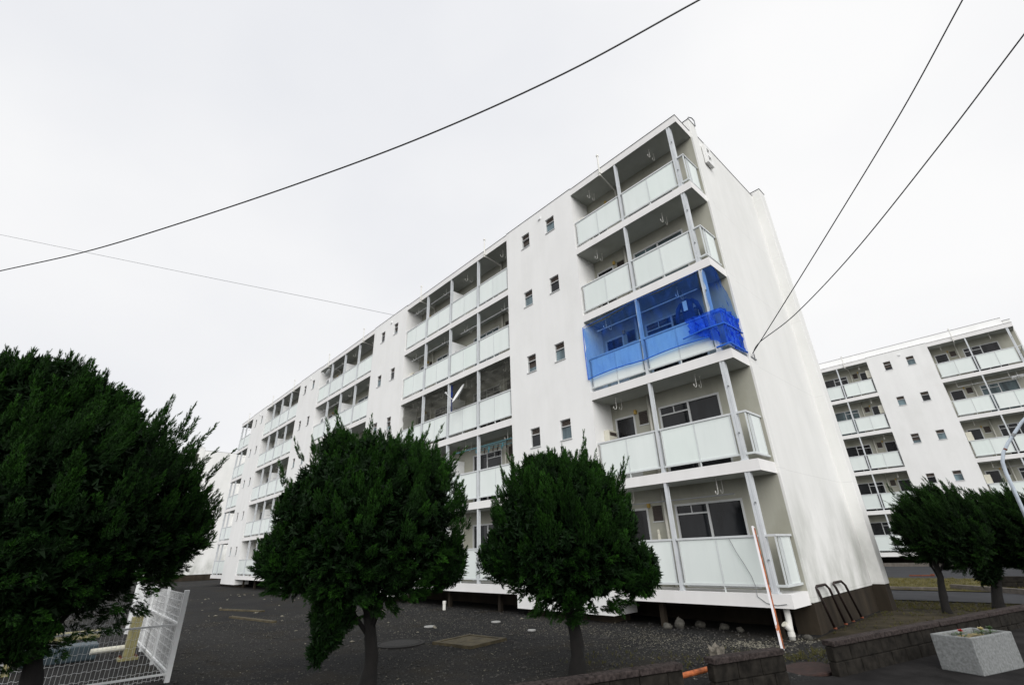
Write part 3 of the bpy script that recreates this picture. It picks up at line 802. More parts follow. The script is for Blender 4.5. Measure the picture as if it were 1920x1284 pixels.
def grey_nets():
    t = empty('balcony_net', (-12, 0, floor_z(3))); tag(t, 'pale grey translucent net across the third floor balcony of the second bay', 'net')
    for x0, x1, s in ((-15.9, -14.1, 1), (-13.95, -12.05, 2), (-11.9, -10.0, 3), (-9.9, -8.0, 4)):
        def fn(u, v):
            return (x0+(x1-x0)*u+12, 0.16+0.03*math.sin(u*9+s+v*6)+0.02*math.sin(v*21+u*5*s), 1.0+1.38*v-0.10*math.sin(u*math.pi)*v)
        grid_sheet(fn, 20, 20).build('net_sheet', M['net_grey'], t, smooth=True)
    def fb(u, v): return (0.06+0.07*u, 0.17+0.02*math.sin(u*20), 1.1+1.25*v)
    grid_sheet(fb, 6, 10).build('blue_fold', M['net_blue_dense'], t, smooth=True)
grey_nets()

def peg_hanger():
    t = empty('peg_hanger', (-9.5, 0.3, floor_z(2)+1.98)); tag(t, 'rows of clothes pegs hanging under the turquoise laundry pole', 'peg hanger')
    MB().bar((-0.9, 0, 0), (0.9, 0, -0.02), 0.02).bar((-0.9, 0.3, 0), (0.9, 0.3, -0.02), 0.02).build('hanger_frame', M['teal'], t)
    for i in range(14):
        MB().box(-0.012, 0.012, -0.02, 0.02, -0.14, -0.012).build('peg', M['dark'] if i % 3 else M['teal'], t, (-0.85+i*0.13, (i % 2)*0.3, -0.01))
peg_hanger()

def vine_wire():
    o = MB().tube([(-1.02, 0.02, 1.06), (-0.92, 0.012, 0.80), (-0.80, 0.014, 0.55), (-0.70, 0.012, 0.32), (-0.66, 0.01, 0.14), (-0.66, -0.005, -0.05), (-0.5, -0.008, -0.17), (-0.3, -0.008, -0.20), (-0.12, -0.01, -0.17)], 0.007, 5)
    tag(o.build('loose_wire', M['grey']), 'loose dark wire hanging down the ground floor corner railing panel', 'wire')
vine_wire()
def bottle():
    o = MB().lathe([(0.035, 0), (0.04, 0.02), (0.04, 0.12), (0.03, 0.15), (0.035, 0.17), (0.035, 0.24), (0.02, 0.27)], 12)
    tag(o.build('water_heater_valve', M['cream'], None, (-3.22, D-0.12, 1.10)), 'small beige valve cover beside the ground floor corner window', 'valve')
bottle()

# ------------------------------------------------------------------ overhead cables
CAM = Vector(cam.location)
def cable(name, label, plan_a, plan_b, dirs, rad, first=None, mat='black'):
    """cable hanging in the vertical plane over plan_a-plan_b"""
    a = Vector((plan_a[0], plan_a[1], 0)); d = Vector((plan_b[0]-plan_a[0], plan_b[1]-plan_a[1], 0)).normalized()
    nrm = Vector((-d.y, d.x, 0)); pts = [Vector(first)] if first else []
    for v in dirs:
        v = Vector(v); s = (a-CAM).dot(nrm)/v.dot(nrm); pts.append(CAM+v*s)
    # run on past the last samples
    e = pts[-1]+(pts[-1]-pts[-2])*1.2; pts.append(e)
    if not first: pts.insert(0, pts[0]+(pts[0]-pts[1])*1.0)
    out = []
    for i in range(len(pts)-1):
        p0 = pts[max(i-1, 0)]; p1 = pts[i]; p2 = pts[i+1]; p3 = pts[min(i+2, len(pts)-1)]
        for k in range(10):
            t = k/10
            out.append(0.5*((2*p1)+(p2-p0)*t+(2*p0-5*p1+4*p2-p3)*t*t+(3*p1-p0-3*p2+p3)*t*t*t))
    out.append(pts[-1])
    o = MB().tube([p-out[0] for p in out], rad, 6).build(name, M[mat], None, out[0])
    tag(o, label, 'cable')
MR = Euler(cam.rotation_euler).to_matrix()
def pdir(u, v): return MR @ Vector(((u-960)/873.61, -(v-642)/873.61, -1))
cable('overhead_cable', 'thick black cable sagging across the whole sky', (-13.7, -14.0), (2.8, -5.5),
      [pdir(0, 508), pdir(160, 472), pdir(330, 421), pdir(560, 344), pdir(800, 254), pdir(1060, 137), pdir(1312, 0)], 0.0155)
cable('overhead_cable', 'hair thin line from the left edge to the roof of the long block', (-35, -18), (-17.7, 0.3),
      [pdir(0, 440), pdir(200, 481), pdir(400, 522), pdir(600, 562), pdir(735, 590)][::-1], 0.011, None, 'grey')
INS = (0.10, 1.08, 5.40)
cable('overhead_cable', 'steeper of the two dark cables rising from the gable insulator', (0.10, 1.08), (5.5, -3.15),
      [pdir(1460, 585), pdir(1560, 424), pdir(1690, 210), pdir(1805, 0)], 0.011, INS)
cable('overhead_cable', 'lower dark cable splaying right from the gable insulator', (0.13, 1.06), (5.8, -3.2),
      [pdir(1425, 641), pdir(1490, 590), pdir(1600, 474), pdir(1760, 275), pdir(1920, 65)], 0.011, (0.11, 1.08, 5.40))
def bracket():
    t = empty('cable_bracket', (0.06, 1.13, 5.30)); tag(t, 'small steel bracket holding two cables on the gable column', 'bracket')
    MB().bar((0.0, -0.14, 0.0), (0.02, 0.16, -0.02), 0.03).build('arm', M['grey'], t)
    MB().tube([(0.02, 0.08, -0.02), (0.05, 0.0, 0.10)], 0.012, 6).build('stay', M['grey'], t)
    MB().lathe([(0.015, 0), (0.03, 0.015), (0.03, 0.04), (0.012, 0.06)], 10).build('insulator', M['white'], t, (0.05, -0.03, 0.06))
bracket()

# ------------------------------------------------------------------ trees
def foliage_mesh(name, P, A, L, leaf, K, mat, rng, tint, wid=0.30, opn=(40, 26)):
    """N tufts at P along axis A with length L: K narrow triangular leaves each"""
    N = len(P)
    A = A/np.linalg.norm(A, axis=1, keepdims=True)
    ref = np.where(np.abs(A[:, 2:3]) > 0.9, np.array([[1., 0, 0]]), np.array([[0, 0, 1.]]))
    U = np.cross(A, ref); U /= np.linalg.norm(U, axis=1, keepdims=True); V = np.cross(A, U)
    k = np.arange(K); t = (k+0.5)/K
    ang = k[None, :]*2.4 + rng.uniform(0, 6.28, (N, 1))
    op = np.radians(opn[0]-opn[1]*t)[None, :]+rng.normal(0, 0.12, (N, K))
    rad = U[:, None, :]*np.cos(ang)[..., None]+V[:, None, :]*np.sin(ang)[..., None]
    dirs = A[:, None, :]*np.cos(op)[..., None]+rad*np.sin(op)[..., None]
    base = P[:, None, :]+A[:, None, :]*(L[:, None]*t[None, :])[..., None]
    ll = leaf*(1.15-0.5*t)[None, :]*rng.uniform(0.75, 1.25, (N, K))*(L/np.mean(L))[:, None]**0.5
    side = np.cross(dirs, A[:, None, :]+0.3*rng.normal(0, 1, (N, K, 3))); side /= (np.linalg.norm(side, axis=2, keepdims=True)+1e-9)
    w = (ll*wid)[..., None]
    v = np.stack([base-side*w*0.5, base+side*w*0.5, base+dirs*ll[..., None]], axis=2).reshape(-1, 3).astype(np.float32)
    nt = N*K
    me = bpy.data.meshes.new(name)
    me.vertices.add(nt*3); me.vertices.foreach_set('co', v.ravel())
    me.loops.add(nt*3); me.loops.foreach_set('vertex_index', np.arange(nt*3, dtype=np.int32))
    me.polygons.add(nt); me.polygons.foreach_set('loop_start', np.arange(0, nt*3, 3, dtype=np.int32))
    me.update(calc_edges=True)
    at = me.attributes.new('tint', 'FLOAT', 'POINT')
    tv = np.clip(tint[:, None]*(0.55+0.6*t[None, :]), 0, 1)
    at.data.foreach_set('value', np.repeat(tv.ravel(), 3).astype(np.float32))
    me.materials.append(mat)
    return me

def juniper(name, label, base, top_trunk, cen, rx, ry, rz, seed, ntuft, leaf=0.034, K=10, plumes=760, plen=0.27, inner=5000, extra=(), shoots=14, lean=(0, 0), mat='juniper', trunk_r=0.115, tl=(0.045, 0.08)):
    rng = np.random.default_rng(seed); base = Vector(base)
    t = empty(name, base); tag(t, label, 'tree', 'clipped juniper trees')
    # trunk with a slight twist and flared foot, and limbs into the crown
    rnd = random.Random(seed); n = 10; tp = Vector(top_trunk)-base
    pts = []; rr = []
    for i in range(n+1):
        q = i/n
        pts.append((tp.x*q+0.03*math.sin(q*7+seed), tp.y*q+0.03*math.cos(q*6+seed), -0.08+(tp.z+0.08)*q))
        rr.append(trunk_r*(1.0-0.45*q+0.40*math.exp(-q*9))*rnd.uniform(0.92, 1.08))
    tb = MB().tube(pts, rr, 12)
    rg = random.Random(seed+5)
    tb.v = [(x+rg.uniform(-.012, .012), y+rg.uniform(-.012, .012), z) for x, y, z in tb.v]
    tk = tb.build('trunk', M['bark'], t, smooth=True)
    C = np.array(cen)-np.array(base)
    for i in range(9):
        an = i*2.4+seed; q = 0.55+0.45*(i/9)
        p0 = Vector((tp.x*q, tp.y*q, tp.z*q))
        p2 = Vector((C[0]+rx*0.6*math.cos(an), C[1]+ry*0.6*math.sin(an), C[2]+rz*(-0.35+0.95*i/9)))
        p1 = (p0+p2)/2+Vector((0, 0, 0.14))
        MB().tube([p0, p1, p2], [trunk_r*0.30, trunk_r*0.2, trunk_r*0.07], 7).build('limb', M['bark'], t, smooth=True)
    # plumes: upright flame shaped clumps of sprays standing on the crown's lumpy surface
    kd = rng.normal(0, 1, (7, 3))*2.3; kp = rng.uniform(0, 6.28, 7)
    bodies = [(C, np.array([rx, ry, rz]), 1.0)] + [(np.array(e[:3])-np.array(base), np.array([e[3]]*3), 0.0) for e in extra]
    area = np.array([b[1][0]*b[1][2] for b in bodies]); area[1:] *= 1.3
    PP = []; PA = []; PL = []; PR = []; PT = []; PN = []
    for (bc, br, isum), ar in zip(bodies, area):
        n_p = max(10, int(round(plumes*ar/area.sum())))
        for i in range(n_p):
            z = 1-2*(i+0.5)/n_p; z = float(np.clip(z+rng.normal(0, 0.04), -0.99, 0.99))
            rb = (1-abs(z)**2.3)**(1/2.3) if z < 0 else math.sqrt(1-z*z)
            a = i*2.39996+rng.normal(0, 0.30); d = np.array([rb*math.cos(a), rb*math.sin(a), z])
            lump = 1+0.080*sum(math.sin(kd[q] @ d+kp[q]) for q in range(7))/1.6*isum
            ln = plen*rng.uniform(0.60, 1.45)*(1.12 if z > 0.1 else 0.55)*(1.25 if (z > 0.55 and rng.random() < 0.22 and isum) else 1.0)
            if not isum: ln *= min(1.0, br[0]/0.36)
            nrm = d/br; nrm /= np.linalg.norm(nrm)
            upw = 0.95 if z > -0.2 else 0.30
            ax = (0.34 if z > -0.2 else 0.48)*nrm+np.array([lean[0], lean[1], upw])+rng.normal(0, 0.13, 3); ax /= np.linalg.norm(ax)
            p = bc+d*br*lump*rng.uniform(0.92, 1.01)*(0.97 if z < -0.3 else 1.0)-ax*ln*(0.80 if z > -0.2 else 0.62)-nrm*0.03
            PP.append(p); PA.append(ax); PL.append(ln); PR.append(ln*(rng.uniform(0.20, 0.32) if z > 0.1 else rng.uniform(0.30, 0.44))); PT.append(np.clip(rng.normal(0.38, 0.24), 0.0, 1.0)); PN.append(nrm)
    # a few long wispy shoots out of the upper crown
    for i in range(shoots):
        z = rng.uniform(0.35, 0.98); a = rng.uniform(0, 6.28); r_ = math.sqrt(1-z*z); d = np.array([r_*math.cos(a), r_*math.sin(a), z])
        ax = 0.50*d+np.array([lean[0]*1.6, lean[1]*1.6, 0.8])+rng.normal(0, 0.20, 3); ax /= np.linalg.norm(ax)
        PP.append(C+d*np.array([rx, ry, rz])*0.93); PA.append(ax); PL.append(plen*rng.uniform(1.0, 1.9)); PR.append(plen*rng.uniform(0.14, 0.2)); PT.append(0.75); PN.append(d)
    PP = np.array(PP); PA = np.array(PA); PL = np.array(PL); PR = np.array(PR); PT = np.array(PT); PN = np.array(PN)
    m = len(PP); li = rng.choice(m, ntuft, p=(PL*PR)/np.sum(PL*PR))
    tt = 1-np.sqrt(rng.random(ntuft)); tt = np.clip(tt*1.15, 0, 1)
    rv = rng.normal(0, 1, (ntuft, 3)); rv -= PA[li]*np.sum(rv*PA[li], axis=1, keepdims=True); rv /= np.linalg.norm(rv, axis=1, keepdims=True)
    rho = PR[li]*(1-tt)**0.75*np.sqrt(0.15+0.85*rng.random(ntuft))
    P = PP[li]+PA[li]*(PL[li]*tt)[:, None]+rv*rho[:, None]
    A = PA[li]*1.0+rv*(0.28*(1-0.6*tt))[:, None]+rng.normal(0, 0.12, (ntuft, 3))
    L = rng.uniform(tl[0], tl[1], ntuft)
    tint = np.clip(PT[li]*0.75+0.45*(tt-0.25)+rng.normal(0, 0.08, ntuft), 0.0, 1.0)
    # inner twigs and foliage, crown shade put into their near-black tint
    qs = []
    for (bc, br, isum), ar in zip(bodies, area):
        ni = int(1.5*inner*ar/area.sum())
        q = rng.normal(0, 1, (ni, 3)); q /= np.linalg.norm(q, axis=1, keepdims=True)
        qs.append(bc+q*(0.28+0.56*rng.random(ni)[:, None]**0.7)*br*np.where(q[:, 2:3] < 0, 0.97, 1.0))
    q = np.vstack(qs); ni = len(q)
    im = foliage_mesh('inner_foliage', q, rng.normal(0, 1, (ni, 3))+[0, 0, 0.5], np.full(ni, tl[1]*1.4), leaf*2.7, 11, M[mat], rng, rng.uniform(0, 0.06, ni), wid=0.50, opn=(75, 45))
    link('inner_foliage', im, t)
    me = foliage_mesh('crown', P, A, L, leaf, K, M[mat], rng, tint)
    link('crown', me, t)
    return t

juniper('juniper_tree', 'round dark juniper in front of the corner balconies, with a twin peaked crown',
        (-1.40, -4.90, -0.80), (-1.42, -4.92, 0.45), (-1.40, -4.93, 1.16), 1.31, 1.31, 1.24, 11, 46000,
        extra=[(-1.72, -5.15, 2.08, 0.36), (-1.10, -4.66, 1.95, 0.34), (-0.62, -4.30, 0.62, 0.40), (-2.15, -5.62, 0.85, 0.40), (-1.60, -5.05, 2.22, 0.24)], shoots=24)
juniper('juniper_tree', 'big round juniper in the middle with a small clump hanging low on its left',
        (-3.30, -7.20, -0.80), (-3.32, -7.25, 0.35), (-3.36, -7.38, 1.44), 1.52, 1.52, 1.46, 23, 60000, plumes=960, inner=7000,
        extra=[(-3.55, -7.78, -0.12, 0.20), (-3.60, -7.86, -0.30, 0.13), (-3.50, -7.72, 0.16, 0.34), (-3.80, -8.30, 0.95, 0.55), (-3.78, -8.2, 1.6, 0.5), (-2.80, -6.38, 0.80, 0.42), (-3.62, -7.9, 2.55, 0.30)], shoots=42)
juniper('juniper_tree', 'largest dark juniper, cut by the left edge, in front of the mesh fence',
        (-4.60, -10.75, -0.80), (-4.60, -10.85, 0.7), (-4.60, -11.10, 1.52), 1.70, 1.78, 1.50, 37, 68000, plumes=1250, inner=9000,
        extra=[(-4.60, -11.65, 2.65, 0.95), (-4.60, -9.80, 1.35, 0.50), (-4.55, -11.2, 0.3, 0.5), (-4.6, -11.0, 2.7, 0.6)], shoots=60, lean=(0.05, 0.10))
juniper('juniper_tree', 'wind swept juniper on the right, nearer of the pair beside the gable',
        (1.44, 5.80, -0.78), (1.55, 5.84, 0.65), (1.86, 5.92, 1.12), 0.98, 0.92, 1.0, 41, 18000, leaf=0.045, K=9, plumes=400, plen=0.28, inner=3000, shoots=26, lean=(-0.34, -0.05), mat='juniper_far', trunk_r=0.09, tl=(0.08, 0.13))
juniper('juniper_tree', 'wind swept juniper at the right edge, leaning behind its neighbour',
        (2.22, 7.55, -0.80), (2.6, 7.8, 0.65), (3.00, 7.95, 1.0), 1.02, 1.02, 0.98, 53, 18000, leaf=0.045, K=9, plumes=400, plen=0.28, inner=3000, shoots=26, lean=(-0.34, -0.05), mat='juniper_far', trunk_r=0.12, tl=(0.08, 0.13),
        extra=[(2.25, 7.6, 0.0, 0.22), (2.35, 7.6, 0.2, 0.25)])
juniper('juniper_tree', 'small distant juniper near the far end of the long block',
        (-40.5, -4.6, -0.80), (-40.5, -4.6, 0.2), (-40.5, -4.6, 1.1), 1.2, 1.2, 1.3, 61, 3000, leaf=0.12, K=8, plumes=120, plen=0.45, inner=800, shoots=6, mat='juniper_far', trunk_r=0.12, tl=(0.15, 0.25))

# ------------------------------------------------------------------ low block wall along the footpath
def block_wall(label, y0, y1, top=-0.36):
    t = empty('block_wall', (wall_x(y0), y0, -0.85)); tag(t, label, 'wall', 'pieces of low block wall along the path')
    o = Vector((wall_x(y0), y0, 0)); e = Vector((wall_x(y1), y1, 0)); d = (e-o).normalized(); L = (e-o).length
    rz = math.atan2(d.y, d.x); rnd = random.Random(int(y0*100))
    def put(name, mat, a, b, z0, z1, w, dx):
        me = MB().box(a+0.004, b-0.004, -w/2, w/2, z0+0.85, z1+0.85)
        ob = me.build(name, mat, t, (0, 0, 0), (0, 0, rz+rnd.uniform(-.002, .002)))
        bevel(ob, 0.010)
    put('mortar_core', M['block'], 0.02, L-0.02, -0.86, top-0.07, 0.085, 0)
    ch = 0.185
    for row in range(3):
        z1 = top-0.075-row*ch; z0 = max(z1-ch+0.008, -0.95)
        if z1 < -0.86: break
        a = 0.0; off = 0.20 if row % 2 else 0.40
        while a < L-0.01:
            b = min(a+off, L); off = 0.40
            if L-b < 0.1: b = L
            put('wall_block', M['block'], a, b, z0, z1, 0.115+rnd.uniform(-.003, .003), 0); a = b
    a = 0.0
    while a < L-0.01:
        b = min(a+0.60, L)
        if L-b < 0.15: b = L
        put('cap_stone', M['cap'], a, b, top-0.068, top, 0.17+rnd.uniform(-.004, .004), 0); a = b
block_wall('near end of the low block wall at the bottom edge of the picture', -9.0, -5.02)
block_wall('short piece of low block wall between two gaps', -4.58, -3.42)
block_wall('long piece of low block wall running past the junipers on the right', -2.52, 11.5)

# ------------------------------------------------------------------ concrete planter
def planter():
    a = Vector((2.205, -1.20, 0)); b = Vector((2.675, -1.37, 0)); c = Vector((2.91, -0.36, 0))
    rz = math.atan2((b-a).y, (b-a).x); W_ = (b-a).length; L_ = (c-b).length; h = 0.44
    t = empty('planter', (a.x, a.y, -0.784), rz); tag(t, 'grey rough concrete planter box with a few small flowers on the path', 'planter')
    w = 0.05; m = MB()
    m.box(0, W_, 0, w, 0, h).box(0, W_, L_-w, L_, 0, h).box(0, w, w, L_-w, 0, h).box(W_-w, W_, w, L_-w, 0, h).box(w, W_-w, w, L_-w, 0.02, 0.1)
    bevel(m.build('box', M['planter'], t), 0.012, 2)
    rnd = random.Random(2); sl = MB(); n = 12
    for j in range(n+1):
        for i in range(n+1): sl.v.append((w+0.002+(W_-2*w-0.004)*i/n, w+0.002+(L_-2*w-0.004)*j/n, h-0.07+rnd.uniform(-.012, .012)))
    for j in range(n):
        for i in range(n): k = j*(n+1)+i; sl.f.append((k, k+1, k+n+2, k+n+1))
    sl.build('soil_bed', M['soil'], t)
    def flower(x, y, col, s, label):
        p = t.matrix_world
        q = Matrix.Translation((a.x, a.y, -0.784)) @ Matrix.Rotation(rz, 4, 'Z') @ Vector((x, y, h-0.068))
        f = empty('flower_plant', q); tag(f, label, 'flower')
        MB().tube([(0, 0, 0), (0.01, 0, 0.07*s)], 0.006, 5).build('stem', M['leaf'], f)
        lf = MB()
        for i in range(26):
            an = i*2.4; r = 0.02+0.09*s*((i % 5)/5+0.2); z = 0.01+0.05*s*((i % 4)/4)
            d = Vector((math.cos(an), math.sin(an), 0.25)); sd = Vector((-d.y, d.x, 0))*0.018
            c0 = Vector((math.cos(an)*r*0.3, math.sin(an)*r*0.3, z)); c1 = c0+d*r*0.6
            lf.quad(c0, c1-sd, c1+d*0.03, c1+sd)
        lf.build('leaves', M['leaf'], f)
        pe = MB()
        for i in range(12):
            an = i*2.4; el = 0.2+0.9*(i/12); d = Vector((math.cos(an)*math.cos(el), math.sin(an)*math.cos(el), math.sin(el)))
            sd = Vector((-math.sin(an), math.cos(an), 0))*0.016*s
            c0 = Vector((0.01, 0, 0.075*s)); c1 = c0+d*0.03*s
            pe.quad(c0, c1-sd, c0+d*0.045*s, c1+sd)
        pe.build('petals', col, f)
    flower(0.17, 0.42, M['red'], 1.0, 'small red flower in the concrete planter')
    flower(0.28, 0.72, M['pale_petal'], 1.15, 'small pale yellow flower in the concrete planter')
    flower(0.36, 0.78, M['leaf'], 1.3, 'dark green leafy plant at the back of the concrete planter')
planter()

# ------------------------------------------------------------------ fence enclosure on the left
def fence():
    t = empty('mesh_fence', (-6.35, -9.10, -0.80)); tag(t, 'white wire mesh fence meeting at a corner post under the left juniper', 'fence')
    h = 1.30
    bevel(MB().box(-0.035, 0.035, -0.035, 0.035, 0, h).build('corner_post', M['white'], t), 0.006)
    def panel(dx, dy, L):
        d = Vector((dx, dy, 0)).normalized(); wv = MB(); n = int(L/0.055)
        for i in range(1, n):
            p = d*(i*0.055); wv.bar((p.x, p.y, 0.04), (p.x, p.y, h-0.05), 0.0040)
        zs = fr(0.06, h-0.06, 10)
        for z in zs:
            for i in range(n-1):
                p = d*((i+0.5)*0.055); q = d*((i+1.5)*0.055); s = 0.008 if i % 2 else -0.008
                wv.bar((p.x, p.y, z+s), (q.x, q.y, z-s), 0.0040)
        tag(wv.build('wire_mesh', M['white'], t), kind='stuff')
        for z in (0.12, 0.80): MB().bar((0, 0, z), tuple(d*L+Vector((0, 0, z))), 0.028).build('rail', M['white'], t)
        k = 2.0
        while k < L+0.1:
            p = d*k; MB().box(p.x-0.025, p.x+0.025, p.y-0.025, p.y+0.025, 0, h).build('post', M['white'], t); k += 2.0
    panel(-0.03, -1, 6.0)
    panel(-1, 0.03, 8.0)
fence()
def yellow_frame():
    t = empty('yellow_frame', (-9.40, -9.30, -0.80)); tag(t, 'yellow painted steel frame standing behind the mesh fence', 'steel frame')
    bevel(MB().box(-0.09, 0.09, -0.09, 0.09, 0.05, 0.75).build('column', M['yellow'], t), 0.006)
    MB().box(-0.16, 0.16, -0.16, 0.16, 0, 0.05).build('base_plate', M['yellow'], t)
    for i, (x, y) in enumerate(((-.12, -.12), (.12, -.12), (.12, .12), (-.12, .12))): MB().tube([(x, y, 0.05), (x, y, 0.085)], 0.02, 6).build('bolt', M['rust'], t)
    MB().tube([(0, -0.1, 0.22), (0.05, -0.62, 0.22)], 0.05, 10).build('side_tube', M['cream'], t)
    MB().box(-0.12, 0.12, -1.9, -0.55, 0.46, 0.58).build('beam', M['yellow'], t)
    MB().box(-0.09, 0.09, -1.85, -1.68, 0, 0.46).build('column', M['yellow'], t)
yellow_frame()
tag(bevel(MB().box(-0.3, 0.3, -1.1, 0.0, 0.0, 0.28).build('metal_tank', M['bluegrey'], None, (-10.3, -9.75, -0.80)), 0.03), 'low blue grey metal box behind the yellow frame', 'metal box')

# ------------------------------------------------------------------ yard clutter
def gpt(x, y, dz=0.0): return (x, y, gz(x, y)+dz)
def manhole():
    t = empty('manhole_cover', gpt(-6.32, -4.95)); tag(t, 'round dark iron manhole cover set in the yard', 'manhole')
    MB().lathe([(0.52, -0.05), (0.52, 0.030), (0.46, 0.036), (0.45, 0.02)], 36).build('rim', M['iron'], t)
    MB().lathe([(0.43, -0.03), (0.43, 0.030), (0.40, 0.038), (0.10, 0.040)], 36).build('lid', M['iron'], t)
manhole()
def sq_cover():
    c = Vector((-5.28, -3.87, 0)); t = empty('drain_cover', gpt(c.x, c.y), R(-4)+0.22); tag(t, 'square mossy yellow brown concrete drain cover in the yard', 'drain cover')
    s = 0.56
    for a in ((-s, s, -s, -s+0.10), (-s, s, s-0.10, s), (-s, -s+0.10, -s+0.102, s-0.102), (s-0.10, s, -s+0.102, s-0.102)):
        MB().box(a[0], a[1], a[2], a[3], -0.05, 0.055).build('frame', M['concrete_mossy'], t)
    for i in (0, 1):
        x = -0.45+i*0.455; bevel(MB().box(x, x+0.44, -0.45, 0.45, -0.05, 0.042).build('slab', M['concrete_mossy'], t), 0.008)
sq_cover()
for (x, y, r, lab) in ((-8.0, -3.1, 0.15, 'white disc lid lying flat near the round manhole'), (-7.2, -1.5, 0.13, 'small white disc lid nearest the long block'), (-5.3, -2.0, 0.10, 'white broken disc beyond the square drain cover')):
    tag(MB().lathe([(r*0.9, 0.0), (r, 0.015), (r*0.96, 0.035), (r*0.3, 0.042)], 20).build('disc_lid', M['lid_grey'], None, gpt(x, y)), lab, 'lid', 'white lids on the yard')
def stump():
    b = MB(); rnd = random.Random(5); n = 18
    prof = [(0.17, -0.05), (0.13, 0.04), (0.11, 0.14), (0.105, 0.24), (0.115, 0.31)]
    for i, (r, z) in enumerate(prof):
        for k in range(n):
            an = 2*math.pi*k/n; q = r*(1+0.16*math.sin(k*2.1+0.4*i)+rnd.uniform(-.05, .05)); b.v.append((q*math.cos(an), q*math.sin(an), z+(0.05*math.sin(k*1.3) if i == 4 else 0)))
    for i in range(len(prof)-1):
        for k in range(n): b.f.append((i*n+k, i*n+(k+1) % n, (i+1)*n+(k+1) % n, (i+1)*n+k))
    b.v.append((0, 0, 0.27)); c = len(b.v)-1
    for k in range(n): b.f.append((4*n+k, 4*n+(k+1) % n, c))
    tag(b.build('tree_stump', M['wood_weathered'], None, gpt(-0.12, -3.15)), 'weathered grey tree stump behind the short wall piece', 'stump')
stump()
rs = random.Random(9)
def rock(x, y, r, label, name='stone', sq=0.7):
    b = MB(); n = 12; m = 7
    off = [rs.uniform(0, 6) for _ in range(4)]
    for j in range(m+1):
        th = math.pi*j/m
        for k in range(n):
            an = 2*math.pi*k/n; q = r*(1+0.12*math.sin(3*an+off[0]+th*2)+0.10*math.sin(2*th*2+off[1]+an))
            b.v.append((q*math.sin(th)*math.cos(an), q*math.sin(th)*math.sin(an)*0.85, r*0.55*sq+q*math.cos(th)*sq))
    for j in range(m):
        for k in range(n): b.f.append((j*n+k, (j+1)*n+k, (j+1)*n+(k+1) % n, j*n+(k+1) % n))
    tag(b.build(name, M['stone'], None, gpt(x, y), smooth=True), label, 'stone', 'stones under the corner balcony')
rock(-2.92, 0.10, 0.11, 'rounded grey stone, leftmost under the corner balcony')
rock(-2.72, 0.32, 0.12, 'upright pale stone beside the leftmost one under the balcony', sq=1.15)
rock(-2.45, 0.75, 0.13, 'broad flat stone deeper under the corner balcony', sq=0.6)
rock(-1.86, 0.72, 0.11, 'brownish stone in the dark under the corner balcony')
rock(-1.45, 0.62, 0.08, 'small stone near the corner drainpipe under the balcony')
rock(-0.02, 0.35, 0.09, 'pale angular stone beside the foot of the gable column', sq=0.6)

def downpipe():
    t = empty('drainpipe', (-0.23, 0.16, -0.80)); tag(t, 'white plastic drainpipe with a side stub under the corner balcony', 'drainpipe')
    MB().tube([(0, 0.03, 0.55), (0, 0.03, 0.36), (0.0, 0.0, 0.22), (0.0, 0.0, -0.03)], 0.058, 14).build('pipe', M['pipe'], t, smooth=True)
    MB().tube([(0, 0, 0.06), (0, 0, 0.13)], 0.066, 14).build('socket', M['pipe'], t)
    MB().tube([(0, 0, 0.16), (-0.05, -0.10, 0.27)], 0.052, 14).build('stub', M['pipe'], t)
    MB().tube([(-0.05, -0.10, 0.27), (-0.055, -0.108, 0.28)], 0.060, 14).build('stub_cap', M['cream'], t)
downpipe()
tag(MB().tube([(0, 0, -0.02), (0, 0, 0.26)], 0.055, 12).tube([(0, 0, 0.18), (0, 0, 0.27)], 0.062, 12).build('pipe_stub', M['pipe'], None, gpt(-11.3, -0.35), smooth=False), 'short white pipe stub rising from the yard by the long block', 'pipe')

def leaning_pole():
    p = Vector((-0.02, -0.95, -0.80)); q = Vector((-0.425, -0.035, 1.27))
    t = empty('leaning_pole', p); tag(t, 'white pole with orange rust leaning against the ground floor corner railing', 'pole')
    d = q-p
    MB().bar((0, 0, 0), d, 0.062, 0.04, up=(1, 0, 0)).build('bar', M['pole_white'], t)
    s = d.normalized().cross(Vector((0, 1, 0))).normalized()
    o = Vector((0.030, -0.012, 0.006))
    MB().bar(o+d*0.01, o+d*0.98, 0.030, 0.014, up=(1, 0, 0)).build('rusty_edge', M['pole_orange'], t)
leaning_pole()
tag(MB().tube([(0, 0, 0), (0.24, 1.0, 0.03)], 0.032, 10).build('rusty_pole', M['pole_orange'], None, (0.05, -4.86, -0.60)), 'orange rusty pole lying across the gap in the block wall', 'pole')
tag(MB().lathe([(0.36, -0.02), (0.36, 0.010), (0.33, 0.022), (0.05, 0.03)], 28).build('rusty_plate', M['brown_steel'] if False else M['rust_dark'], None, (0.80, -2.28, -0.79), (R(5), R(-4), 0)), 'rusty red brown steel disc lying in the wall gap', 'steel disc')
tag(MB().lathe([(0.30, -0.02), (0.30, 0.02), (0.27, 0.03), (0.2, 0.02)], 24).build('dark_lid', M['iron'], None, gpt(0.15, -3.0, 0.01)), 'dark round lid behind the short wall piece', 'lid')

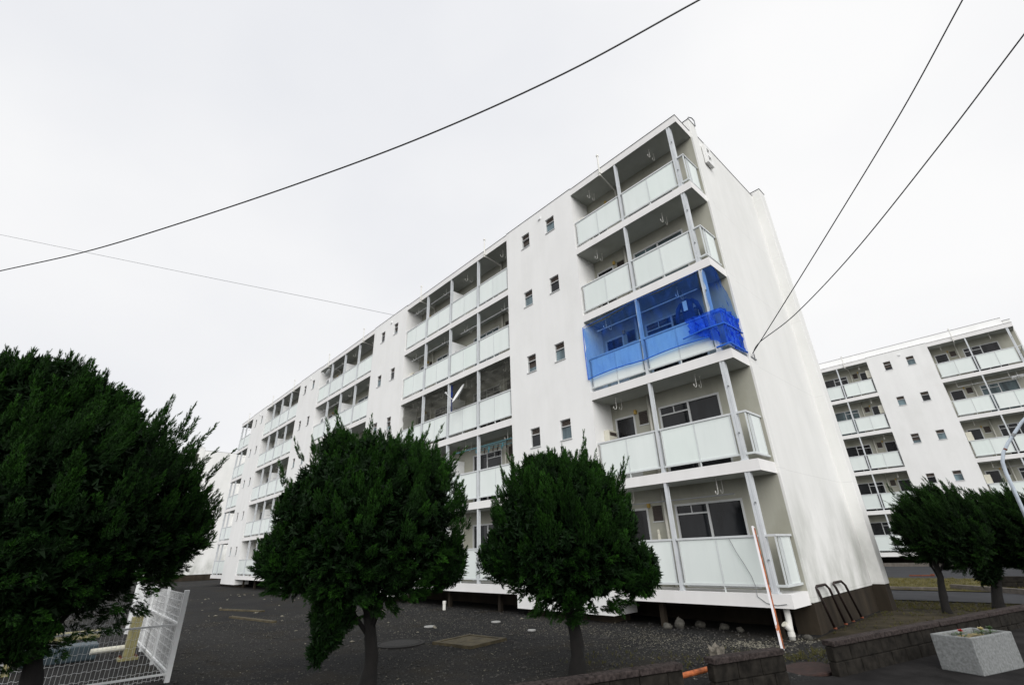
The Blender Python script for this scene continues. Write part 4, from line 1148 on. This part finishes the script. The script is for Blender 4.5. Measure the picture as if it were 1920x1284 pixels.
def hoop(label, y0, y1, sy):
    t = empty('steel_hoop', (0.12, y0+sy, -0.73)); tag(t, label, 'steel hoop', 'steel hoops leaning on the gable')
    zt = 0.80; xa = -0.045
    def P(x, y, z): return (x-0.0, y-(y0+sy), z)
    r = 0.09
    pts = [P(0.03, y0+sy, 0), P(xa*0.5, y0+sy*0.12, zt-r), P(xa, y0+0.03, zt-0.03), P(xa, y0+0.10, zt), P(xa, y1-0.10, zt), P(xa, y1-0.03, zt-0.03), P(xa*0.5, y1+sy*0.12, zt-r), P(0.03, y1+sy, 0)]
    MB().tube(pts, 0.027, 8).build('bent_tube', M['brown_steel'], t, smooth=True)
    for y in (y0+sy, y1+sy): MB().lathe([(0.04, 0.0), (0.04, 0.02), (0.03, 0.03)], 10).build('foot', M['rust'], t, (0.03, y-(y0+sy), 0))
hoop('brown steel hoop leaning on the gable, nearer the corner column', 1.22, 1.98, 0.30)
hoop('brown steel hoop leaning on the gable, farther from the corner column', 2.42, 3.16, 0.42)
tag(MB().box(0, 0.95, 0, 0.12, 0, 0.05).box(0.8, 0.95, 0, 0.1, 0.051, 0.09).build('red_plank', M['rust'], None, gpt(-1.66, 19.9, 0.02), (0, 0, 0.2)), 'low red brown plank lying at the edge of the car park', 'plank')
for (x, y, L_, rz, lab) in ((-19.5, -5.4, 2.6, 0.32, 'yellowed plank lying on the yard beyond the fence post'), (-16.0, -5.9, 3.0, 0.15, 'thin yellowed plank nearest the fence post on the yard')):
    tag(MB().box(0, L_, 0, 0.16, 0, 0.05).build('yard_plank', M['concrete_mossy'], None, gpt(x, y), (0, 0, rz)), lab, 'plank', 'planks on the yard')
def right_wall():
    t = empty('stone_wall', (1.72, 14.2, -0.75), 0.1); tag(t, 'low dark wall end on the lawn at the right edge', 'wall')
    for r in range(2):
        for i in range(6):
            bevel(MB().box(i*0.6+0.004+(0.2 if r else 0), i*0.6+0.596+(0.2 if r else 0), 0, 0.18, r*0.2+0.002, r*0.2+0.196).build('wall_block', M['block'], t), 0.01)
right_wall()

# street lamp on the right edge
def street_lamp():
    t = empty('street_lamp', gpt(3.50, 6.45)); tag(t, 'pale blue street lamp pole with a bent arm at the right edge', 'street lamp')
    b = Vector((3.50, 6.45, gz(3.5, 6.45)))
    w = [Vector((3.50, 6.45, 0.0)), Vector((3.505, 6.46, 2.40)), Vector((3.53, 6.46, 2.66)), Vector((3.62, 6.47, 2.88)), Vector((3.78, 6.48, 3.10)), Vector((4.18, 6.50, 3.55)), Vector((4.75, 6.52, 4.05))]
    pts = [tuple(p-b) for p in w]; pts[0] = (0, 0, 0)
    MB().tube(pts, [0.045, 0.039, 0.038, 0.037, 0.036, 0.035, 0.034], 14).build('pole', M['lamp_pole'], t, smooth=True)
    MB().tube([tuple(w[4]-b+Vector((0.14, 0, 0.15))), tuple(w[4]-b+Vector((0.19, 0, 0.21)))], 0.042, 14).build('band', M['grey'], t)
    MB().tube([tuple(w[3]-b+Vector((0.05, 0, 0.06))), tuple(w[3]-b+Vector((0.075, 0, 0.09)))], 0.040, 14).build('band', M['rust'], t)
    bevel(MB().box(-0.05, 0.45, -0.11, 0.11, -0.05, 0.06).build('lamp_head', M['white'], t, tuple(w[6]-b), (0, R(-25), 0)), 0.02)
street_lamp()

# ------------------------------------------------------------------ loose chips and grass
def scatter_chips():
    rng = np.random.default_rng(4); pts = []
    def patch(cx, cy, sx, sy, n, s): 
        for _ in range(n): pts.append((rng.normal(cx, sx), rng.normal(cy, sy), s*0.62*rng.uniform(0.4, 1.5)))
    patch(-1.6, -1.3, 1.2, 0.45, 900, 0.016); patch(-0.55, -0.75, 0.35, 0.22, 420, 0.026); patch(-3.8, -1.2, 1.4, 0.5, 800, 0.016)
    patch(-5.5, -1.8, 1.6, 0.7, 600, 0.015); patch(-2.2, -2.2, 1.0, 0.7, 500, 0.014); patch(-0.05, 0.2, 0.3, 0.25, 160, 0.026)
    patch(-7.3, -4.0, 0.8, 0.4, 220, 0.016); patch(-3.4, -4.6, 1.2, 0.5, 160, 0.014); patch(-9, -2.5, 2, 1.2, 350, 0.018)
    for _ in range(1600): pts.append((rng.uniform(-16, 0.6), rng.uniform(-9, 0.2), 0.011*rng.uniform(0.5, 1.6)))
    for _ in range(60): pts.append((rng.uniform(-30, -6), rng.uniform(-7, -0.5), 0.05*rng.uniform(0.5, 1.5)))
    b = MB()
    for x, y, s in pts:
        if x > wall_x(y)-0.15: continue
        n = len(b.v); z = gz(x, y)+s*0.2
        a = rng.uniform(0, 6.28); ca, sa = math.cos(a), math.sin(a); k1, k2, k3 = s*rng.uniform(.7, 1.4), s*rng.uniform(.5, 1), s*rng.uniform(.3, .7)
        for dx, dy, dz in ((k1, 0, 0), (-k1, 0, 0), (0, k2, 0), (0, -k2, 0), (0, 0, k3), (0, 0, -k3)):
            b.v.append((x+dx*ca-dy*sa, y+dx*sa+dy*ca, z+dz))
        b.f += [(n, n+2, n+4), (n+2, n+1, n+4), (n+1, n+3, n+4), (n+3, n, n+4), (n+2, n, n+5), (n+1, n+2, n+5), (n+3, n+1, n+5), (n, n+3, n+5)]
    tag(b.build('gravel_chips', M['chips']), 'pale gravel chips scattered over the dark yard', 'gravel', kind='stuff')
scatter_chips()

def scatter_grit():
    rng = np.random.default_rng(14); n = 16000
    x = rng.uniform(-15, 0.9, n); y = rng.uniform(-9.5, 0.6, n)
    k = np.array([wall_x(v) for v in y]); ok = x < k-0.15; x, y = x[ok], y[ok]; n = len(x)
    z = np.array([gz(a, b) for a, b in zip(x, y)]); s_ = 0.010*rng.gamma(2.0, 0.5, n)+0.004
    o = np.array([(1, 0, 0), (-1, 0, 0), (0, 1, 0), (0, -1, 0), (0, 0, .6), (0, 0, -.6)])
    v = o[None]*s_[:, None, None]*rng.uniform(0.6, 1.4, (n, 6, 1)); an = rng.uniform(0, 6.28, n)
    c, d = np.cos(an)[:, None], np.sin(an)[:, None]
    vx = v[..., 0]*c-v[..., 1]*d+x[:, None]; vy = v[..., 0]*d+v[..., 1]*c+y[:, None]; vz = v[..., 2]+(z+s_*0.15)[:, None]
    V = np.stack([vx, vy, vz], 2).reshape(-1, 3)
    t = np.array([(0, 2, 4), (2, 1, 4), (1, 3, 4), (3, 0, 4), (2, 0, 5), (1, 2, 5), (3, 1, 5), (0, 3, 5)])
    F = (t[None]+6*np.arange(n)[:, None, None]).reshape(-1, 3)
    me = bpy.data.meshes.new('grit'); me.from_pydata(V.tolist(), [], F.tolist()); me.update(); me.materials.append(M['grit'])
    tag(link('grit_stones', me), 'dark grey grit stones covering the yard', 'grit', kind='stuff')
scatter_grit()

def scatter_grass():
    rng = np.random.default_rng(8); P = []; L = []; tint = []
    def area(x0, x1, y0, y1, n, l, tt):
        for _ in range(n):
            x, y = rng.uniform(x0, x1), rng.uniform(y0, y1)
            if x > wall_x(y)-0.12 and y < 11: continue
            P.append((x, y, gz(x, y)+0.01)); L.append(l*rng.uniform(0.6, 1.4)); tint.append(np.clip(rng.normal(tt, 0.2), 0, 1))
    area(-6, 7, 12.8, 18.5, 4200, 0.08, 0.75)
    area(-0.3, 3.0, 6.6, 8.8, 900, 0.05, 0.4); area(0.2, 3, 1.0, 6.5, 260, 0.04, 0.15)
    area(-0.8, 0.6, -3.2, -1.4, 140, 0.04, 0.2); area(-2.5, -0.5, -4.2, -2.4, 120, 0.035, 0.15); area(0.3, 1.0, -1.8, -0.6, 120, 0.05, 0.2)
    P = np.array(P); N = len(P)
    A = np.tile([0, 0, 1.0], (N, 1))+rng.normal(0, 0.25, (N, 3))
    me = foliage_mesh('grass', P, A, np.array(L)*0.3, 0.085, 6, M['grass'], rng, np.array(tint), wid=0.12, opn=(50, 30))
    tag(link('grass', me), 'thin yellowing grass on the lawn and along the wall', 'grass', kind='stuff')
scatter_grass()
